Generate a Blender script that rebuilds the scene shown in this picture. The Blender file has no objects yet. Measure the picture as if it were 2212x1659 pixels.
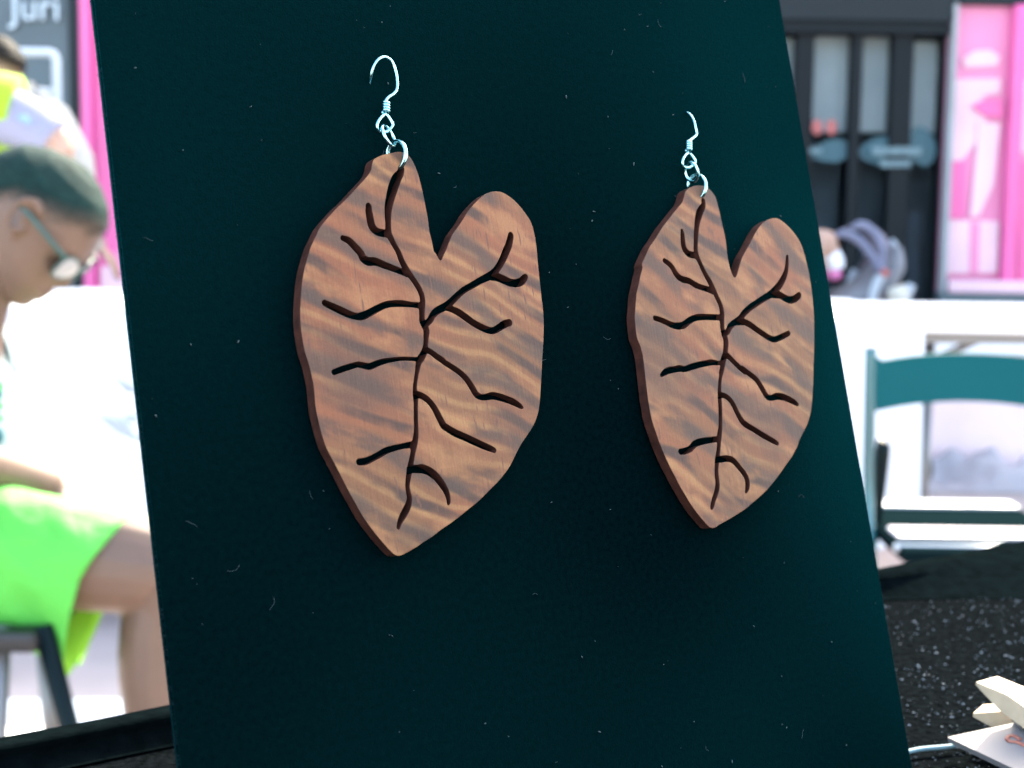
import bpy, bmesh, math, random
import numpy as np
from mathutils import Vector, Matrix

random.seed(7)
rng = np.random.default_rng(7)
S = bpy.context.scene
COL = S.collection
R = math.radians

# ------------------------------------------------------------------ camera, sky, sun, exposure
CAM_Z = 1.0
PITCH, ROLL = R(6.639), R(0.773)
FPX = 5787.06 / 3840.0                     # focal length in picture widths
c, s = math.cos(ROLL), math.sin(ROLL)
FWD = Vector((0, math.cos(PITCH), -math.sin(PITCH)))
UP0 = Vector((0, math.sin(PITCH), math.cos(PITCH)))
RT0 = Vector((1, 0, 0))
RT = RT0 * c + UP0 * s
UP = UP0 * c - RT0 * s
CAMP = Vector((0, 0, CAM_Z))
cd = bpy.data.cameras.new('camera')
cam = bpy.data.objects.new('camera', cd)
COL.objects.link(cam)
cam.matrix_world = Matrix(((RT.x, UP.x, -FWD.x, 0), (RT.y, UP.y, -FWD.y, 0), (RT.z, UP.z, -FWD.z, CAM_Z), (0, 0, 0, 1)))
cd.sensor_width = 36.0
cd.lens = 36.0 * FPX
cd.clip_start = 0.02
cd.clip_end = 500
cd.dof.use_dof = True
cd.dof.focus_distance = 0.300
cd.dof.aperture_fstop = 28.0
S.camera = cam

SUN_EL, SUN_AZ = R(42), R(22)              # the sun stands over the shop, a little to the right, so the board shades its own face
w = bpy.data.worlds.new('World')
S.world = w
w.use_nodes = True
wn = w.node_tree.nodes
wl = w.node_tree.links
bg = wn['Background']
sky = wn.new('ShaderNodeTexSky')
sky.sky_type = 'NISHITA'
sky.sun_disc = False
sky.sun_elevation = SUN_EL
sky.sun_rotation = SUN_AZ
sky.air_density = 0.8
sky.dust_density = 2.5
sky.ozone_density = 1.0
wl.new(sky.outputs[0], bg.inputs[0])
bg.inputs[1].default_value = 0.15
sd = bpy.data.lights.new('sun', 'SUN')
sd.energy = 2.2
sd.angle = R(0.5)
sd.color = (1.0, 0.95, 0.88)
sun = bpy.data.objects.new('sun', sd)
COL.objects.link(sun)
sdir = Vector((math.sin(SUN_AZ) * math.cos(SUN_EL), math.cos(SUN_AZ) * math.cos(SUN_EL), math.sin(SUN_EL)))
sun.rotation_euler = (-sdir).to_track_quat('-Z', 'Y').to_euler()
sun.location = (0, 0, 12)
vs = S.view_settings
vs.view_transform = 'Standard'
vs.look = 'None'
vs.gamma = 1.0
vs.use_curve_mapping = False
vs.exposure = 3.35
vs.use_white_balance = True
vs.white_balance_temperature = 7300
vs.white_balance_tint = 6
S.render.engine = 'CYCLES'
S.cycles.max_bounces = 8
S.cycles.use_denoising = True

# ------------------------------------------------------------------ helpers
def at(px, py, Y):
    """a point at distance Y in front of the camera, seen at (px, py) of the 2212 x 1659 picture"""
    d = FWD + RT * ((px - 1106) / (FPX * 2212)) - UP * ((py - 829.5) / (FPX * 2212))
    return CAMP + d * (Y / d.y)

def at_z(px, py, z):
    d = FWD + RT * ((px - 1106) / (FPX * 2212)) - UP * ((py - 829.5) / (FPX * 2212))
    return CAMP + d * ((z - CAM_Z) / d.z)

def tag(o, label=None, cat=None, group=None, kind=None):
    if label: o['label'] = label
    if cat: o['category'] = cat
    if group: o['group'] = group
    if kind: o['kind'] = kind
    return o

def empty(name, loc=(0, 0, 0), mw=None):
    o = bpy.data.objects.new(name, None)
    COL.objects.link(o)
    o.empty_display_size = 0.02
    if mw is not None: o.matrix_world = mw
    else: o.location = loc
    return o

def link(name, me, mats, parent=None, smooth=False):
    if not isinstance(mats, (list, tuple)): mats = [mats]
    for m in mats: me.materials.append(m)
    o = bpy.data.objects.new(name, me)
    COL.objects.link(o)
    if parent is not None: o.parent = parent
    if smooth:
        for p in me.polygons: p.use_smooth = True
    return o

def from_bm(name, bm, mats, parent=None, smooth=False):
    me = bpy.data.meshes.new(name)
    bmesh.ops.recalc_face_normals(bm, faces=bm.faces)
    bm.to_mesh(me)
    bm.free()
    return link(name, me, mats, parent, smooth)

def bm_box(bm, lo, hi, bev=0.0, mw=None):
    lo, hi = Vector(lo), Vector(hi)
    r = bmesh.ops.create_cube(bm, size=1.0)
    vsx = r['verts']
    for v in vsx:
        v.co = Vector([(lo[i] + hi[i]) / 2 + v.co[i] * (hi[i] - lo[i]) for i in range(3)])
    if bev > 0:
        es = list({e for v in vsx for e in v.link_edges})
        g = bmesh.ops.bevel(bm, geom=es, offset=bev, segments=2, affect='EDGES', profile=0.6)
        vsx = list({v for f in g['faces'] for v in f.verts} | {v for v in vsx if v.is_valid})
    if mw is not None:
        for v in vsx: v.co = mw @ v.co
    return vsx

def box(name, lo, hi, m, parent=None, bev=0.0, mw=None):
    bm = bmesh.new()
    bm_box(bm, lo, hi, bev, mw)
    return from_bm(name, bm, m, parent)

def smooth_path(pts, n=6, closed=False):
    P = [Vector(p) for p in pts]
    out = []
    N = len(P)
    rg = range(N) if closed else range(N - 1)
    for i in rg:
        if closed: a, b, c_, d = P[i - 1], P[i], P[(i + 1) % N], P[(i + 2) % N]
        else: a, b, c_, d = P[max(i - 1, 0)], P[i], P[i + 1], P[min(i + 2, N - 1)]
        for k in range(n):
            t = k / n
            out.append(0.5 * ((2 * b) + (-a + c_) * t + (2 * a - 5 * b + 4 * c_ - d) * t * t + (-a + 3 * b - 3 * c_ + d) * t ** 3))
    if not closed: out.append(P[-1])
    return out

def bm_loft(bm, pts, rad, seg=12, closed=False, cap=True, ref=None, squash=None):
    """tube through pts; rad a number, a list, or a list of (side, other) radii"""
    P = [Vector(p) for p in pts]
    N = len(P)
    rr = [rad] * N if not isinstance(rad, (list, tuple)) else list(rad)
    rings = []
    u = None
    for i in range(N):
        if closed: t = P[(i + 1) % N] - P[i - 1]
        else: t = P[min(i + 1, N - 1)] - P[max(i - 1, 0)]
        if t.length < 1e-12: t = Vector((0, 0, 1))
        t.normalize()
        if ref is not None: u = Vector(ref)
        elif u is None:
            u = t.orthogonal()
        u = (u - t * u.dot(t))
        if u.length < 1e-6: u = t.orthogonal()
        u.normalize()
        v = t.cross(u)
        a = rr[i] if not isinstance(rr[i], (int, float)) else (rr[i], rr[i])
        ring = []
        for k in range(seg):
            an = 2 * math.pi * k / seg
            ring.append(bm.verts.new(P[i] + u * (math.cos(an) * a[0]) + v * (math.sin(an) * a[1])))
        rings.append(ring)
    M = N if closed else N - 1
    for i in range(M):
        A, B = rings[i], rings[(i + 1) % N]
        for k in range(seg):
            bm.faces.new((A[k], A[(k + 1) % seg], B[(k + 1) % seg], B[k]))
    if cap and not closed:
        bm.faces.new(list(reversed(rings[0])))
        bm.faces.new(rings[-1])
    return rings

def tube(name, pts, rad, m, parent=None, seg=12, closed=False, n=0, cap=True, ref=None):
    bm = bmesh.new()
    if n:
        if isinstance(rad, (list, tuple)):
            x = np.linspace(0, 1, len(rad))
            P = smooth_path(pts, n, closed)
            y = np.linspace(0, 1, len(P))
            ra = np.array([[q, q] if isinstance(q, (int, float)) else q for q in rad])
            rad = [(float(np.interp(t, x, ra[:, 0])), float(np.interp(t, x, ra[:, 1]))) for t in y]
            pts = P
        else: pts = smooth_path(pts, n, closed)
    bm_loft(bm, pts, rad, seg, closed, cap, ref)
    return from_bm(name, bm, m, parent, True)

def prism(name, poly, y0, y1, m, parent=None, mw=None):
    """polygon in the XZ plane extruded along Y"""
    bm = bmesh.new()
    a = [bm.verts.new((x, y0, z)) for x, z in poly]
    b = [bm.verts.new((x, y1, z)) for x, z in poly]
    bm.faces.new(a)
    bm.faces.new(list(reversed(b)))
    n = len(poly)
    for i in range(n): bm.faces.new((a[i], b[i], b[(i + 1) % n], a[(i + 1) % n]))
    if mw is not None:
        for v in bm.verts: v.co = mw @ v.co
    return from_bm(name, bm, m, parent)

def remesh(o, voxel, smooth=2):
    """turn overlapping pieces of one mesh into one continuous skin"""
    md = o.modifiers.new('r', 'REMESH')
    md.mode = 'VOXEL'
    md.voxel_size = voxel
    sm = o.modifiers.new('s', 'SMOOTH')
    sm.factor = 0.5
    sm.iterations = smooth
    dg = bpy.context.evaluated_depsgraph_get()
    me = bpy.data.meshes.new_from_object(o.evaluated_get(dg))
    mats = list(o.data.materials)
    o.modifiers.clear()
    o.data = me
    me.materials.clear()
    for m in mats: me.materials.append(m)
    for p in me.polygons: p.use_smooth = True
    return o

def text_mesh(name, body, size, depth, m, parent=None, mw=None):
    cu = bpy.data.curves.new(name, 'FONT')
    cu.body = body
    cu.size = size
    cu.extrude = depth
    tmp = bpy.data.objects.new(name + '_tmp', cu)
    COL.objects.link(tmp)
    dg = bpy.context.evaluated_depsgraph_get()
    me = bpy.data.meshes.new_from_object(tmp.evaluated_get(dg))
    bpy.data.objects.remove(tmp)
    if mw is not None: me.transform(mw)
    me.materials.clear()
    return link(name, me, m, parent)

# ------------------------------------------------------------------ materials
def mat(name, col, rough=0.6, metal=0.0, var=0.0, vscale=20.0, bump=0.0, bscale=60.0, sheen=0.0, sheen_tint=(1, 1, 1), spec=0.5, trans=0.0, coat=0.0, spec_tint=None):
    m = bpy.data.materials.new(name)
    m.use_nodes = True
    nt = m.node_tree
    b = nt.nodes['Principled BSDF']
    if spec_tint: b.inputs['Specular Tint'].default_value = (*spec_tint, 1)
    b.inputs['Base Color'].default_value = (*col, 1)
    b.inputs['Roughness'].default_value = rough
    b.inputs['Metallic'].default_value = metal
    b.inputs['Specular IOR Level'].default_value = spec
    if sheen:
        b.inputs['Sheen Weight'].default_value = sheen
        b.inputs['Sheen Roughness'].default_value = 0.45
        b.inputs['Sheen Tint'].default_value = (*sheen_tint, 1)
    if coat: b.inputs['Coat Weight'].default_value = coat
    if trans: b.inputs['Transmission Weight'].default_value = trans
    tc = nt.nodes.new('ShaderNodeTexCoord')
    if var:
        nz = nt.nodes.new('ShaderNodeTexNoise')
        nz.inputs['Scale'].default_value = vscale
        nz.inputs['Detail'].default_value = 6
        nt.links.new(tc.outputs['Object'], nz.inputs['Vector'])
        mr = nt.nodes.new('ShaderNodeMapRange')
        mr.inputs['From Min'].default_value = 0.3
        mr.inputs['From Max'].default_value = 0.7
        mr.inputs['To Min'].default_value = 1 - var
        mr.inputs['To Max'].default_value = 1 + var
        nt.links.new(nz.outputs['Fac'], mr.inputs['Value'])
        mx = nt.nodes.new('ShaderNodeMix')
        mx.data_type = 'RGBA'
        mx.blend_type = 'MULTIPLY'
        mx.inputs['Factor'].default_value = 1
        mx.inputs['A'].default_value = (*col, 1)
        nt.links.new(mr.outputs[0], mx.inputs['B'])
        nt.links.new(mx.outputs['Result'], b.inputs['Base Color'])
    if bump:
        n2 = nt.nodes.new('ShaderNodeTexNoise')
        n2.inputs['Scale'].default_value = bscale
        n2.inputs['Detail'].default_value = 4
        nt.links.new(tc.outputs['Object'], n2.inputs['Vector'])
        bp = nt.nodes.new('ShaderNodeBump')
        bp.inputs['Strength'].default_value = bump
        bp.inputs['Distance'].default_value = 0.5 / bscale
        nt.links.new(n2.outputs['Fac'], bp.inputs['Height'])
        nt.links.new(bp.outputs['Normal'], b.inputs['Normal'])
    return m

def wood_mat(name, seed, ang, wv=1.0):
    """curly figured hardwood: soft slanting light/grey-purple curl bands, upright grain and dark pores; metres, object space"""
    m = bpy.data.materials.new(name)
    m.use_nodes = True
    nt = m.node_tree
    N, Lk = nt.nodes, nt.links
    b = N['Principled BSDF']
    tc = N.new('ShaderNodeTexCoord')
    def mapping(rot, sc, off=(0, 0, 0)):
        mp = N.new('ShaderNodeMapping')
        mp.vector_type = 'POINT'
        mp.inputs['Rotation'].default_value = (0, 0, rot)
        mp.inputs['Scale'].default_value = sc
        mp.inputs['Location'].default_value = off
        return mp
    def noise(vec, scale, detail=3, rough=0.5, dist=0.0):
        nz = N.new('ShaderNodeTexNoise')
        nz.inputs['Scale'].default_value = scale
        nz.inputs['Detail'].default_value = detail
        nz.inputs['Roughness'].default_value = rough
        nz.inputs['Distortion'].default_value = dist
        Lk.new(vec, nz.inputs['Vector'])
        return nz.outputs['Fac']
    def mrange(v, a, b_, c_=0.0, d=1.0):
        mr = N.new('ShaderNodeMapRange')
        mr.interpolation_type = 'SMOOTHSTEP'
        mr.inputs['From Min'].default_value = a
        mr.inputs['From Max'].default_value = b_
        mr.inputs['To Min'].default_value = c_
        mr.inputs['To Max'].default_value = d
        Lk.new(v, mr.inputs['Value'])
        return mr.outputs[0]
    def mix(f, A, B, mode='MIX'):
        mx = N.new('ShaderNodeMix')
        mx.data_type = 'RGBA'
        mx.blend_type = mode
        if isinstance(f, (int, float)): mx.inputs['Factor'].default_value = f
        else: Lk.new(f, mx.inputs['Factor'])
        for nm, x in (('A', A), ('B', B)):
            if isinstance(x, tuple): mx.inputs[nm].default_value = (*x, 1)
            else: Lk.new(x, mx.inputs[nm])
        return mx.outputs['Result']
    rot = N.new('ShaderNodeVectorRotate')
    rot.rotation_type = 'Z_AXIS'
    rot.inputs['Angle'].default_value = ang
    Lk.new(tc.outputs['Object'], rot.inputs['Vector'])
    # slow bend of the bands
    bend = N.new('ShaderNodeTexNoise')
    bend.inputs['Scale'].default_value = 28
    bend.inputs['Detail'].default_value = 1
    Lk.new(tc.outputs['Object'], bend.inputs['Vector'])
    vm = N.new('ShaderNodeVectorMath')
    vm.operation = 'MULTIPLY_ADD'
    Lk.new(bend.outputs['Color'], vm.inputs[0])
    vm.inputs[1].default_value = (0.004, 0.010, 0)
    Lk.new(rot.outputs[0], vm.inputs[2])
    def stretched(sx, sy, off):
        mp = mapping(0, (sx, sy, 1), off)
        Lk.new(vm.outputs[0], mp.inputs['Vector'])
        return mp.outputs[0]
    def math1(op, a, b=None):
        m_ = N.new('ShaderNodeMath')
        m_.operation = op
        for k, x in enumerate((a, b)):
            if x is None: continue
            if isinstance(x, (int, float)): m_.inputs[k].default_value = x
            else: Lk.new(x, m_.inputs[k])
        return m_.outputs[0]
    sep = N.new('ShaderNodeSeparateXYZ')
    Lk.new(vm.outputs[0], sep.inputs[0])
    def ripple(wave, wscale, wamp, off):
        """curl stripes across the grain: wavelength in metres, bent by slow noise along the leaf"""
        wob = noise(stretched(wscale, wscale * 0.55, (off, seed + off, 2)), 1.0, 1.5, 0.5)
        ph = math1('ADD', math1('MULTIPLY', sep.outputs[1], 6.28318 / (wave * wv)), math1('MULTIPLY', wob, wamp))
        return math1('MULTIPLY_ADD', math1('SINE', ph), 0.5) if False else math1('ADD', math1('MULTIPLY', math1('SINE', ph), 0.5), 0.5)
    r1 = ripple(0.0056, 36, 9.0, 1.7)
    r2 = ripple(0.0030, 40, 11.0, 5.1)
    r3 = ripple(0.0105, 26, 8.0, 8.8)
    amp1 = mrange(noise(stretched(50, 95, (seed * 1.7, 2, 0)), 1.0, 3), 0.40, 0.60)
    amp2 = mrange(noise(stretched(42, 80, (seed * 0.6, 7, 3)), 1.0, 3), 0.42, 0.60)
    patch = noise(stretched(70, 150, (seed, 9 + seed, 1)), 1.0, 3.0, 0.55)
    big = noise(stretched(30, 60, (seed, 9 + seed, 1)), 1.0, 2.0)
    col = mix(mrange(big, 0.35, 0.65), (0.225, 0.072, 0.030), (0.180, 0.072, 0.029))
    col = mix(mrange(patch, 0.50, 0.68, 0.0, 0.7), col, (0.310, 0.132, 0.052))
    dk1 = math1('MULTIPLY', math1('MULTIPLY', mrange(r1, 0.46, 0.96), amp1), 0.95)
    dk3 = math1('MULTIPLY', math1('MULTIPLY', mrange(r3, 0.50, 1.0), mrange(patch, 0.62, 0.42)), 0.85)
    lt2 = math1('MULTIPLY', math1('MULTIPLY', mrange(r2, 0.45, 1.0), amp2), 0.42)
    dk2 = math1('MULTIPLY', math1('MULTIPLY', mrange(r2, 0.5, 0.0), amp2), 0.26)
    col = mix(lt2, col, (0.340, 0.168, 0.062))
    col = mix(dk2, col, (0.108, 0.045, 0.022))
    col = mix(dk1, col, (0.062, 0.032, 0.021))
    col = mix(dk3, col, (0.078, 0.044, 0.029))
    shade = noise(stretched(26, 45, (seed * 2.9, 4, 6)), 1.0, 3, 0.55)
    col = mix(mrange(shade, 0.50, 0.68, 0.0, 0.65), col, (0.082, 0.041, 0.026))
    # upright grain and pores
    g = mapping(0, (2100, 120, 1), (seed, 0, 0))
    Lk.new(tc.outputs['Object'], g.inputs['Vector'])
    grain = noise(g.outputs[0], 1.0, 4, 0.6)
    col = mix(0.55, col, mix(grain, (0.62, 0.60, 0.58), (1.3, 1.3, 1.3)), 'MULTIPLY')
    pg = mapping(R(8), (1500, 230, 1), (seed, 3, 0))
    Lk.new(tc.outputs['Object'], pg.inputs['Vector'])
    pores = noise(pg.outputs[0], 1.0, 1, 0.4)
    where = noise(tc.outputs['Object'], 95, 2)
    pm = N.new('ShaderNodeMath')
    pm.operation = 'MULTIPLY'
    Lk.new(mrange(pores, 0.62, 0.70), pm.inputs[0])
    Lk.new(mrange(where, 0.46, 0.58, 0, 0.9), pm.inputs[1])
    col = mix(pm.outputs[0], col, (0.12, 0.05, 0.03))
    fine = noise(tc.outputs['Object'], 2300, 4, 0.75)
    col = mix(0.65, col, mix(fine, (0.5, 0.5, 0.5), (1.5, 1.5, 1.5)), 'MULTIPLY')
    Lk.new(col, b.inputs['Base Color'])
    b.inputs['Roughness'].default_value = 0.55
    b.inputs['Specular IOR Level'].default_value = 0.22
    bp = N.new('ShaderNodeBump')
    bp.inputs['Strength'].default_value = 0.25
    bp.inputs['Distance'].default_value = 0.0002
    Lk.new(grain, bp.inputs['Height'])
    Lk.new(bp.outputs['Normal'], b.inputs['Normal'])
    return m

M = {}
TOP_LIGHT_OFFSET = (5.1, 2.6, 1.4)
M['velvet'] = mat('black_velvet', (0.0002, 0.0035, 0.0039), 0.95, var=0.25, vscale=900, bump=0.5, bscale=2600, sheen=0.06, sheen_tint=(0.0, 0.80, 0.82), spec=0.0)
# soft nap patches in the sheen, placed to paint a brighter light on top
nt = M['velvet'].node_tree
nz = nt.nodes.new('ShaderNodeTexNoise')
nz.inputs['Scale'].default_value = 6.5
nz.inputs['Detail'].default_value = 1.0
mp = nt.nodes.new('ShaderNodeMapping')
mp.inputs['Location'].default_value = TOP_LIGHT_OFFSET
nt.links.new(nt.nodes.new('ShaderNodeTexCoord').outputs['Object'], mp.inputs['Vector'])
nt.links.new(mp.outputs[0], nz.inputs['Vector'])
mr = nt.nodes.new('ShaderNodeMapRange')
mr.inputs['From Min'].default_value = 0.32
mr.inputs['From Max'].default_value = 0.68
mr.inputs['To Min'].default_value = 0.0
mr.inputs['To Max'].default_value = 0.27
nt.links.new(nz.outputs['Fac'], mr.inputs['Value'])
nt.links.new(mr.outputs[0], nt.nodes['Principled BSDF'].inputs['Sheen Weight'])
M['velvet_dark'] = mat('dark_cloth', (0.002, 0.003, 0.0035), 0.95, var=0.35, vscale=300, bump=0.8, bscale=700, spec=0.0)
M['pile'] = mat('velvet_pile', (0.00912, 0.02128, 0.02432), 0.95, sheen=0.2, sheen_tint=(0.5, 0.9, 1.0), spec=0.05)
M['lint'] = mat('grey_lint', (0.0342, 0.0532, 0.057), 0.9)
M['roll'] = mat('black_cloth_roll', (0.0016, 0.0030, 0.0034), 0.95, var=0.3, vscale=200, bump=0.6, bscale=500, spec=0.0)
M['fleck'] = mat('pale_fleck', (0.16, 0.175, 0.185), 0.6)
M['silver'] = mat('silver_wire', (0.36, 0.68, 0.72), 0.20, 1.0, bump=0.15, bscale=1500)
M['wood_a'] = wood_mat('curly_wood', 3.7, R(27))
M['wood_b'] = wood_mat('curly_wood_second', 8.2, R(33), 1.22)
M['burnt'] = mat('cut_wood_edge', (0.062, 0.019, 0.012), 0.5, var=0.45, vscale=420, bump=0.3, bscale=900)

# ------------------------------------------------------------------ the setting: ground, shop building
M['paving'] = mat('pale_paving', (0.34, 0.27, 0.245), 0.8, var=0.18, vscale=3, bump=0.2, bscale=40)
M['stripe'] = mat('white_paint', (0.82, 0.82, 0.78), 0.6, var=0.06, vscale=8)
M['clad'] = mat('dark_cladding', (0.004788, 0.009698, 0.01254), 0.45, var=0.12, vscale=2, spec=0.2)
M['clad_light'] = mat('grey_cladding', (0.06293, 0.09029, 0.0985), 0.55, var=0.10, vscale=3)
M['frame'] = mat('dark_door_frame', (0.002394, 0.00529, 0.007275), 0.5, spec=0.15)
M['blind'] = mat('grey_blind', (0.2736, 0.2918, 0.2918), 0.8, var=0.08, vscale=4)
M['interior'] = mat('dark_interior', (0.0228, 0.02584, 0.03192), 0.9, var=0.4, vscale=3)
M['pink'] = mat('pink_panel', (0.6536, 0.0836, 0.2736), 0.3, var=0.10, vscale=1.5)
M['pink_pale'] = mat('pale_pink_print', (0.6688, 0.4256, 0.4712), 0.4, var=0.10, vscale=3)
M['pink_mid'] = mat('mid_pink_print', (0.6688, 0.19, 0.342), 0.4, var=0.10, vscale=3)
M['teal_print'] = mat('teal_print', (0.0063, 0.06248, 0.0822), 0.5)
M['pale_print'] = mat('pale_blue_print', (0.1064, 0.1756, 0.1915), 0.5)
M['red_print'] = mat('red_print', (0.342, 0.076, 0.0684), 0.5, var=0.2, vscale=20)
M['letter'] = mat('white_letter', (0.4712, 0.5472, 0.57), 0.5)
M['white_metal'] = mat('white_painted_metal', (0.434, 0.476, 0.504), 0.35)
gl = bpy.data.materials.new('window_glass')
gl.use_nodes = True
gn = gl.node_tree
pb = gn.nodes['Principled BSDF']
pb.inputs['Base Color'].default_value = (0.9, 0.96, 0.97, 1)
pb.inputs['Roughness'].default_value = 0.03
pb.inputs['Transmission Weight'].default_value = 1.0
pb.inputs['IOR'].default_value = 1.02
M['glass'] = gl

bm = bmesh.new()
for x, y in ((-60, -60), (60, -60), (60, 60), (-60, 60)): bm.verts.new((x, y, 0))
bm.faces.new(bm.verts)
tag(from_bm('ground', bm, M['paving']), kind='structure')
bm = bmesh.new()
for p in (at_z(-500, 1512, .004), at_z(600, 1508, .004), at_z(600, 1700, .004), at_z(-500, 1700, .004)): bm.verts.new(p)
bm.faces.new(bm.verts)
tag(from_bm('painted_stripe', bm, M['stripe']), kind='structure')  # sunlit floor patches put into the colour as one white band

FY = 7.5
M['screen'] = mat('dark_screen', (0.01368, 0.0228, 0.02926), 0.8, var=0.25, vscale=5)
M['screen_mid'] = mat('slate_screen', (0.01824, 0.0285, 0.03553), 0.8, var=0.25, vscale=6)
M['screen_pale'] = mat('mauve_grey_screen', (0.0304, 0.0399, 0.05225), 0.8, var=0.25, vscale=6)
shop = empty('shop_building', (0, FY, 0))
tag(shop, 'dark clad shop front with glass doors and bright pink windows behind the tables', 'building')
def sbox(name, x0, x1, z0, z1, y0, y1, m, parent=None, bev=0.0):
    """box on the shop front; x, z in metres, y in metres in front (negative) of the facade line"""
    if parent is None: parent = shop
    return box(name, (x0, y0, z0), (x1, y1, z1), m, parent, bev)
def fx(px, py=300): return at(px, py, FY).x
def fz(py, px=1106): return at(px, py, FY).z

xL0, xL1 = fx(178), fx(178) + 0.75
xD0, xD1 = fx(1560), fx(2040)
xP1 = xD1 + 2.2
sbox('wall', -9.0, xL0, 0, 3.7, 0, 0.35, M['clad_light'])
sbox('wall', xL1, xD0, 0, 3.7, 0, 0.35, M['clad'])
sbox('wall', xP1, 9.0, 0, 3.7, 0, 0.35, M['clad'])
sbox('wall', xL0, xL1, 2.9, 3.7, 0.005, 0.35, M['clad'])
sbox('wall', xD0, xD1, fz(44, 1850), 3.7, -0.02, 0.35, M['clad'])
sbox('wall', xD1, xP1, fz(10, 2130), 3.7, 0.003, 0.35, M['clad'])
sbox('plinth', xD1, xP1, 0, fz(632, 2130), -0.05, 0.35, M['clad_light'], bev=0.01)
sbox('roof', -9.2, 9.2, 3.7, 3.85, -0.2, 6.0, M['clad'])
sbox('wall', -9.0, 9.0, 0, 3.7, 3.0, 3.1, M['interior'])
sbox('wall_pilaster', xL0 - 0.05, xL0 - 0.005, 0, 3.7, -0.03, 0.0, M['clad'])
# pink windows; reflections in the glass are put into flat coloured shapes
pk = sbox('pink_window', xL0, xL1, 0.35, 2.9, 0.03, 0.09, M['pink'])
sbox('window_frame', xL0, xL0 + 0.05, 0.35, 2.9, -0.02, 0.03, M['pink'], pk)
sbox('printed_panel', xL0 + 0.07, xL1, 0.4, fz(575, 200), 0.022, 0.03, M['pink_pale'], pk)
sbox('printed_panel', xL0 + 0.14, xL0 + 0.25, fz(600, 200), fz(540, 200), 0.016, 0.021, M['pink_mid'], pk)
zb = fz(632, 2130)
pk = sbox('pink_window', xD1 + 0.01, xP1, zb, fz(10, 2130), 0.05, 0.10, M['pink_mid'])
xm = fx(2190)
sbox('mullion', xm - 0.03, xm + 0.03, zb, fz(10, 2130), -0.03, 0.05, M['pink'], pk, 0.006)
sbox('window_frame', xD1 + 0.012, xD1 + 0.035, zb, fz(10, 2130), -0.03, 0.05, M['blind'], pk, 0.004)
sbox('window_sill', xD1 + 0.04, xP1, zb, zb + 0.06, -0.06, 0.05, M['pink_pale'], pk, 0.01)
def reflect_shape(pts, m, y=0.04):  # flat piece whose colour stands for tents mirrored in the pane
    return prism('printed_shape', [(at(px, py, FY).x, at(px, py, FY).z) for px, py in pts], y, y + 0.008, M[m], pk)
reflect_shape([(2052, 170), (2168, 168), (2166, 200), (2130, 205), (2140, 240), (2120, 300), (2080, 350), (2046, 340)], 'pink_pale')
reflect_shape([(2085, 125), (2110, 108), (2145, 106), (2165, 120), (2160, 140), (2090, 145)], 'pink_pale', 0.036)
reflect_shape([(2118, 262), (2165, 265), (2150, 400), (2120, 465), (2100, 470), (2108, 380)], 'pink_pale', 0.030)
reflect_shape([(2102, 230), (2125, 215), (2170, 212), (2172, 255), (2130, 250)], 'pink', 0.026)
reflect_shape([(2046, 350), (2092, 345), (2088, 470), (2040, 475)], 'pink', 0.036)
reflect_shape([(2042, 475), (2162, 478), (2158, 590), (2036, 592)], 'pink_pale', 0.028)
reflect_shape([(2100, 478), (2120, 480), (2116, 590), (2098, 590)], 'pink_mid', 0.022)
reflect_shape([(2215, 170), (2300, 170), (2300, 330), (2210, 330)], 'pink_pale')
reflect_shape([(2205, 350), (2300, 350), (2300, 620), (2203, 620)], 'pink', 0.036)
# glass doors: three leaves with frames, grey blinds inside, added dark sheets below coloured as the room's shade
panes = [(1640, 1717, 78), (1757, 1838, 60), (1862, 1926, 72), (1972, 2034, 80)]
ztop = fz(44, 1850)
for i, (a, b_, top) in enumerate(panes):
    xa, xb = fx(a), fx(b_)
    d = sbox('door_glass', xa, xb, 0.08, ztop - 0.02, 0.085, 0.093, M['glass'])
    sbox('blind', xa - 0.01, xb + 0.01, fz(282, 1850), fz(top, 1850), 0.16, 0.17, M['blind'])
    sbox('interior_screen', xa - 0.05, xb + 0.05, 0.02, fz(290, 1850), 0.24, 0.25, M['screen'])
    sbox('display_panel', xa + 0.04, xb - 0.03, 0.2, fz(380 + 25 * i, 1850), 0.20, 0.215, M['screen_pale'] if i == 3 else M['screen_mid'])
edges = [fx(1560)] + [v for p in panes for v in (fx(p[0]), fx(p[1]))] + [xD1]
for k in range(0, len(edges), 2):
    a, b_ = edges[k], edges[k + 1]
    if k + 1 < len(edges) - 1:
        sbox('door_frame', a, b_, 0, ztop - 0.002, 0.04, 0.14, M['frame'], bev=0.008)
    else:
        sbox('door_frame', a, b_ - 0.002, 0, ztop - 0.002, 0.04, 0.14, M['frame'], bev=0.008)
sbox('door_header', xD0, xD1 - 0.002, ztop - 0.06, ztop - 0.004, 0.0, 0.2, M['frame'])
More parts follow.
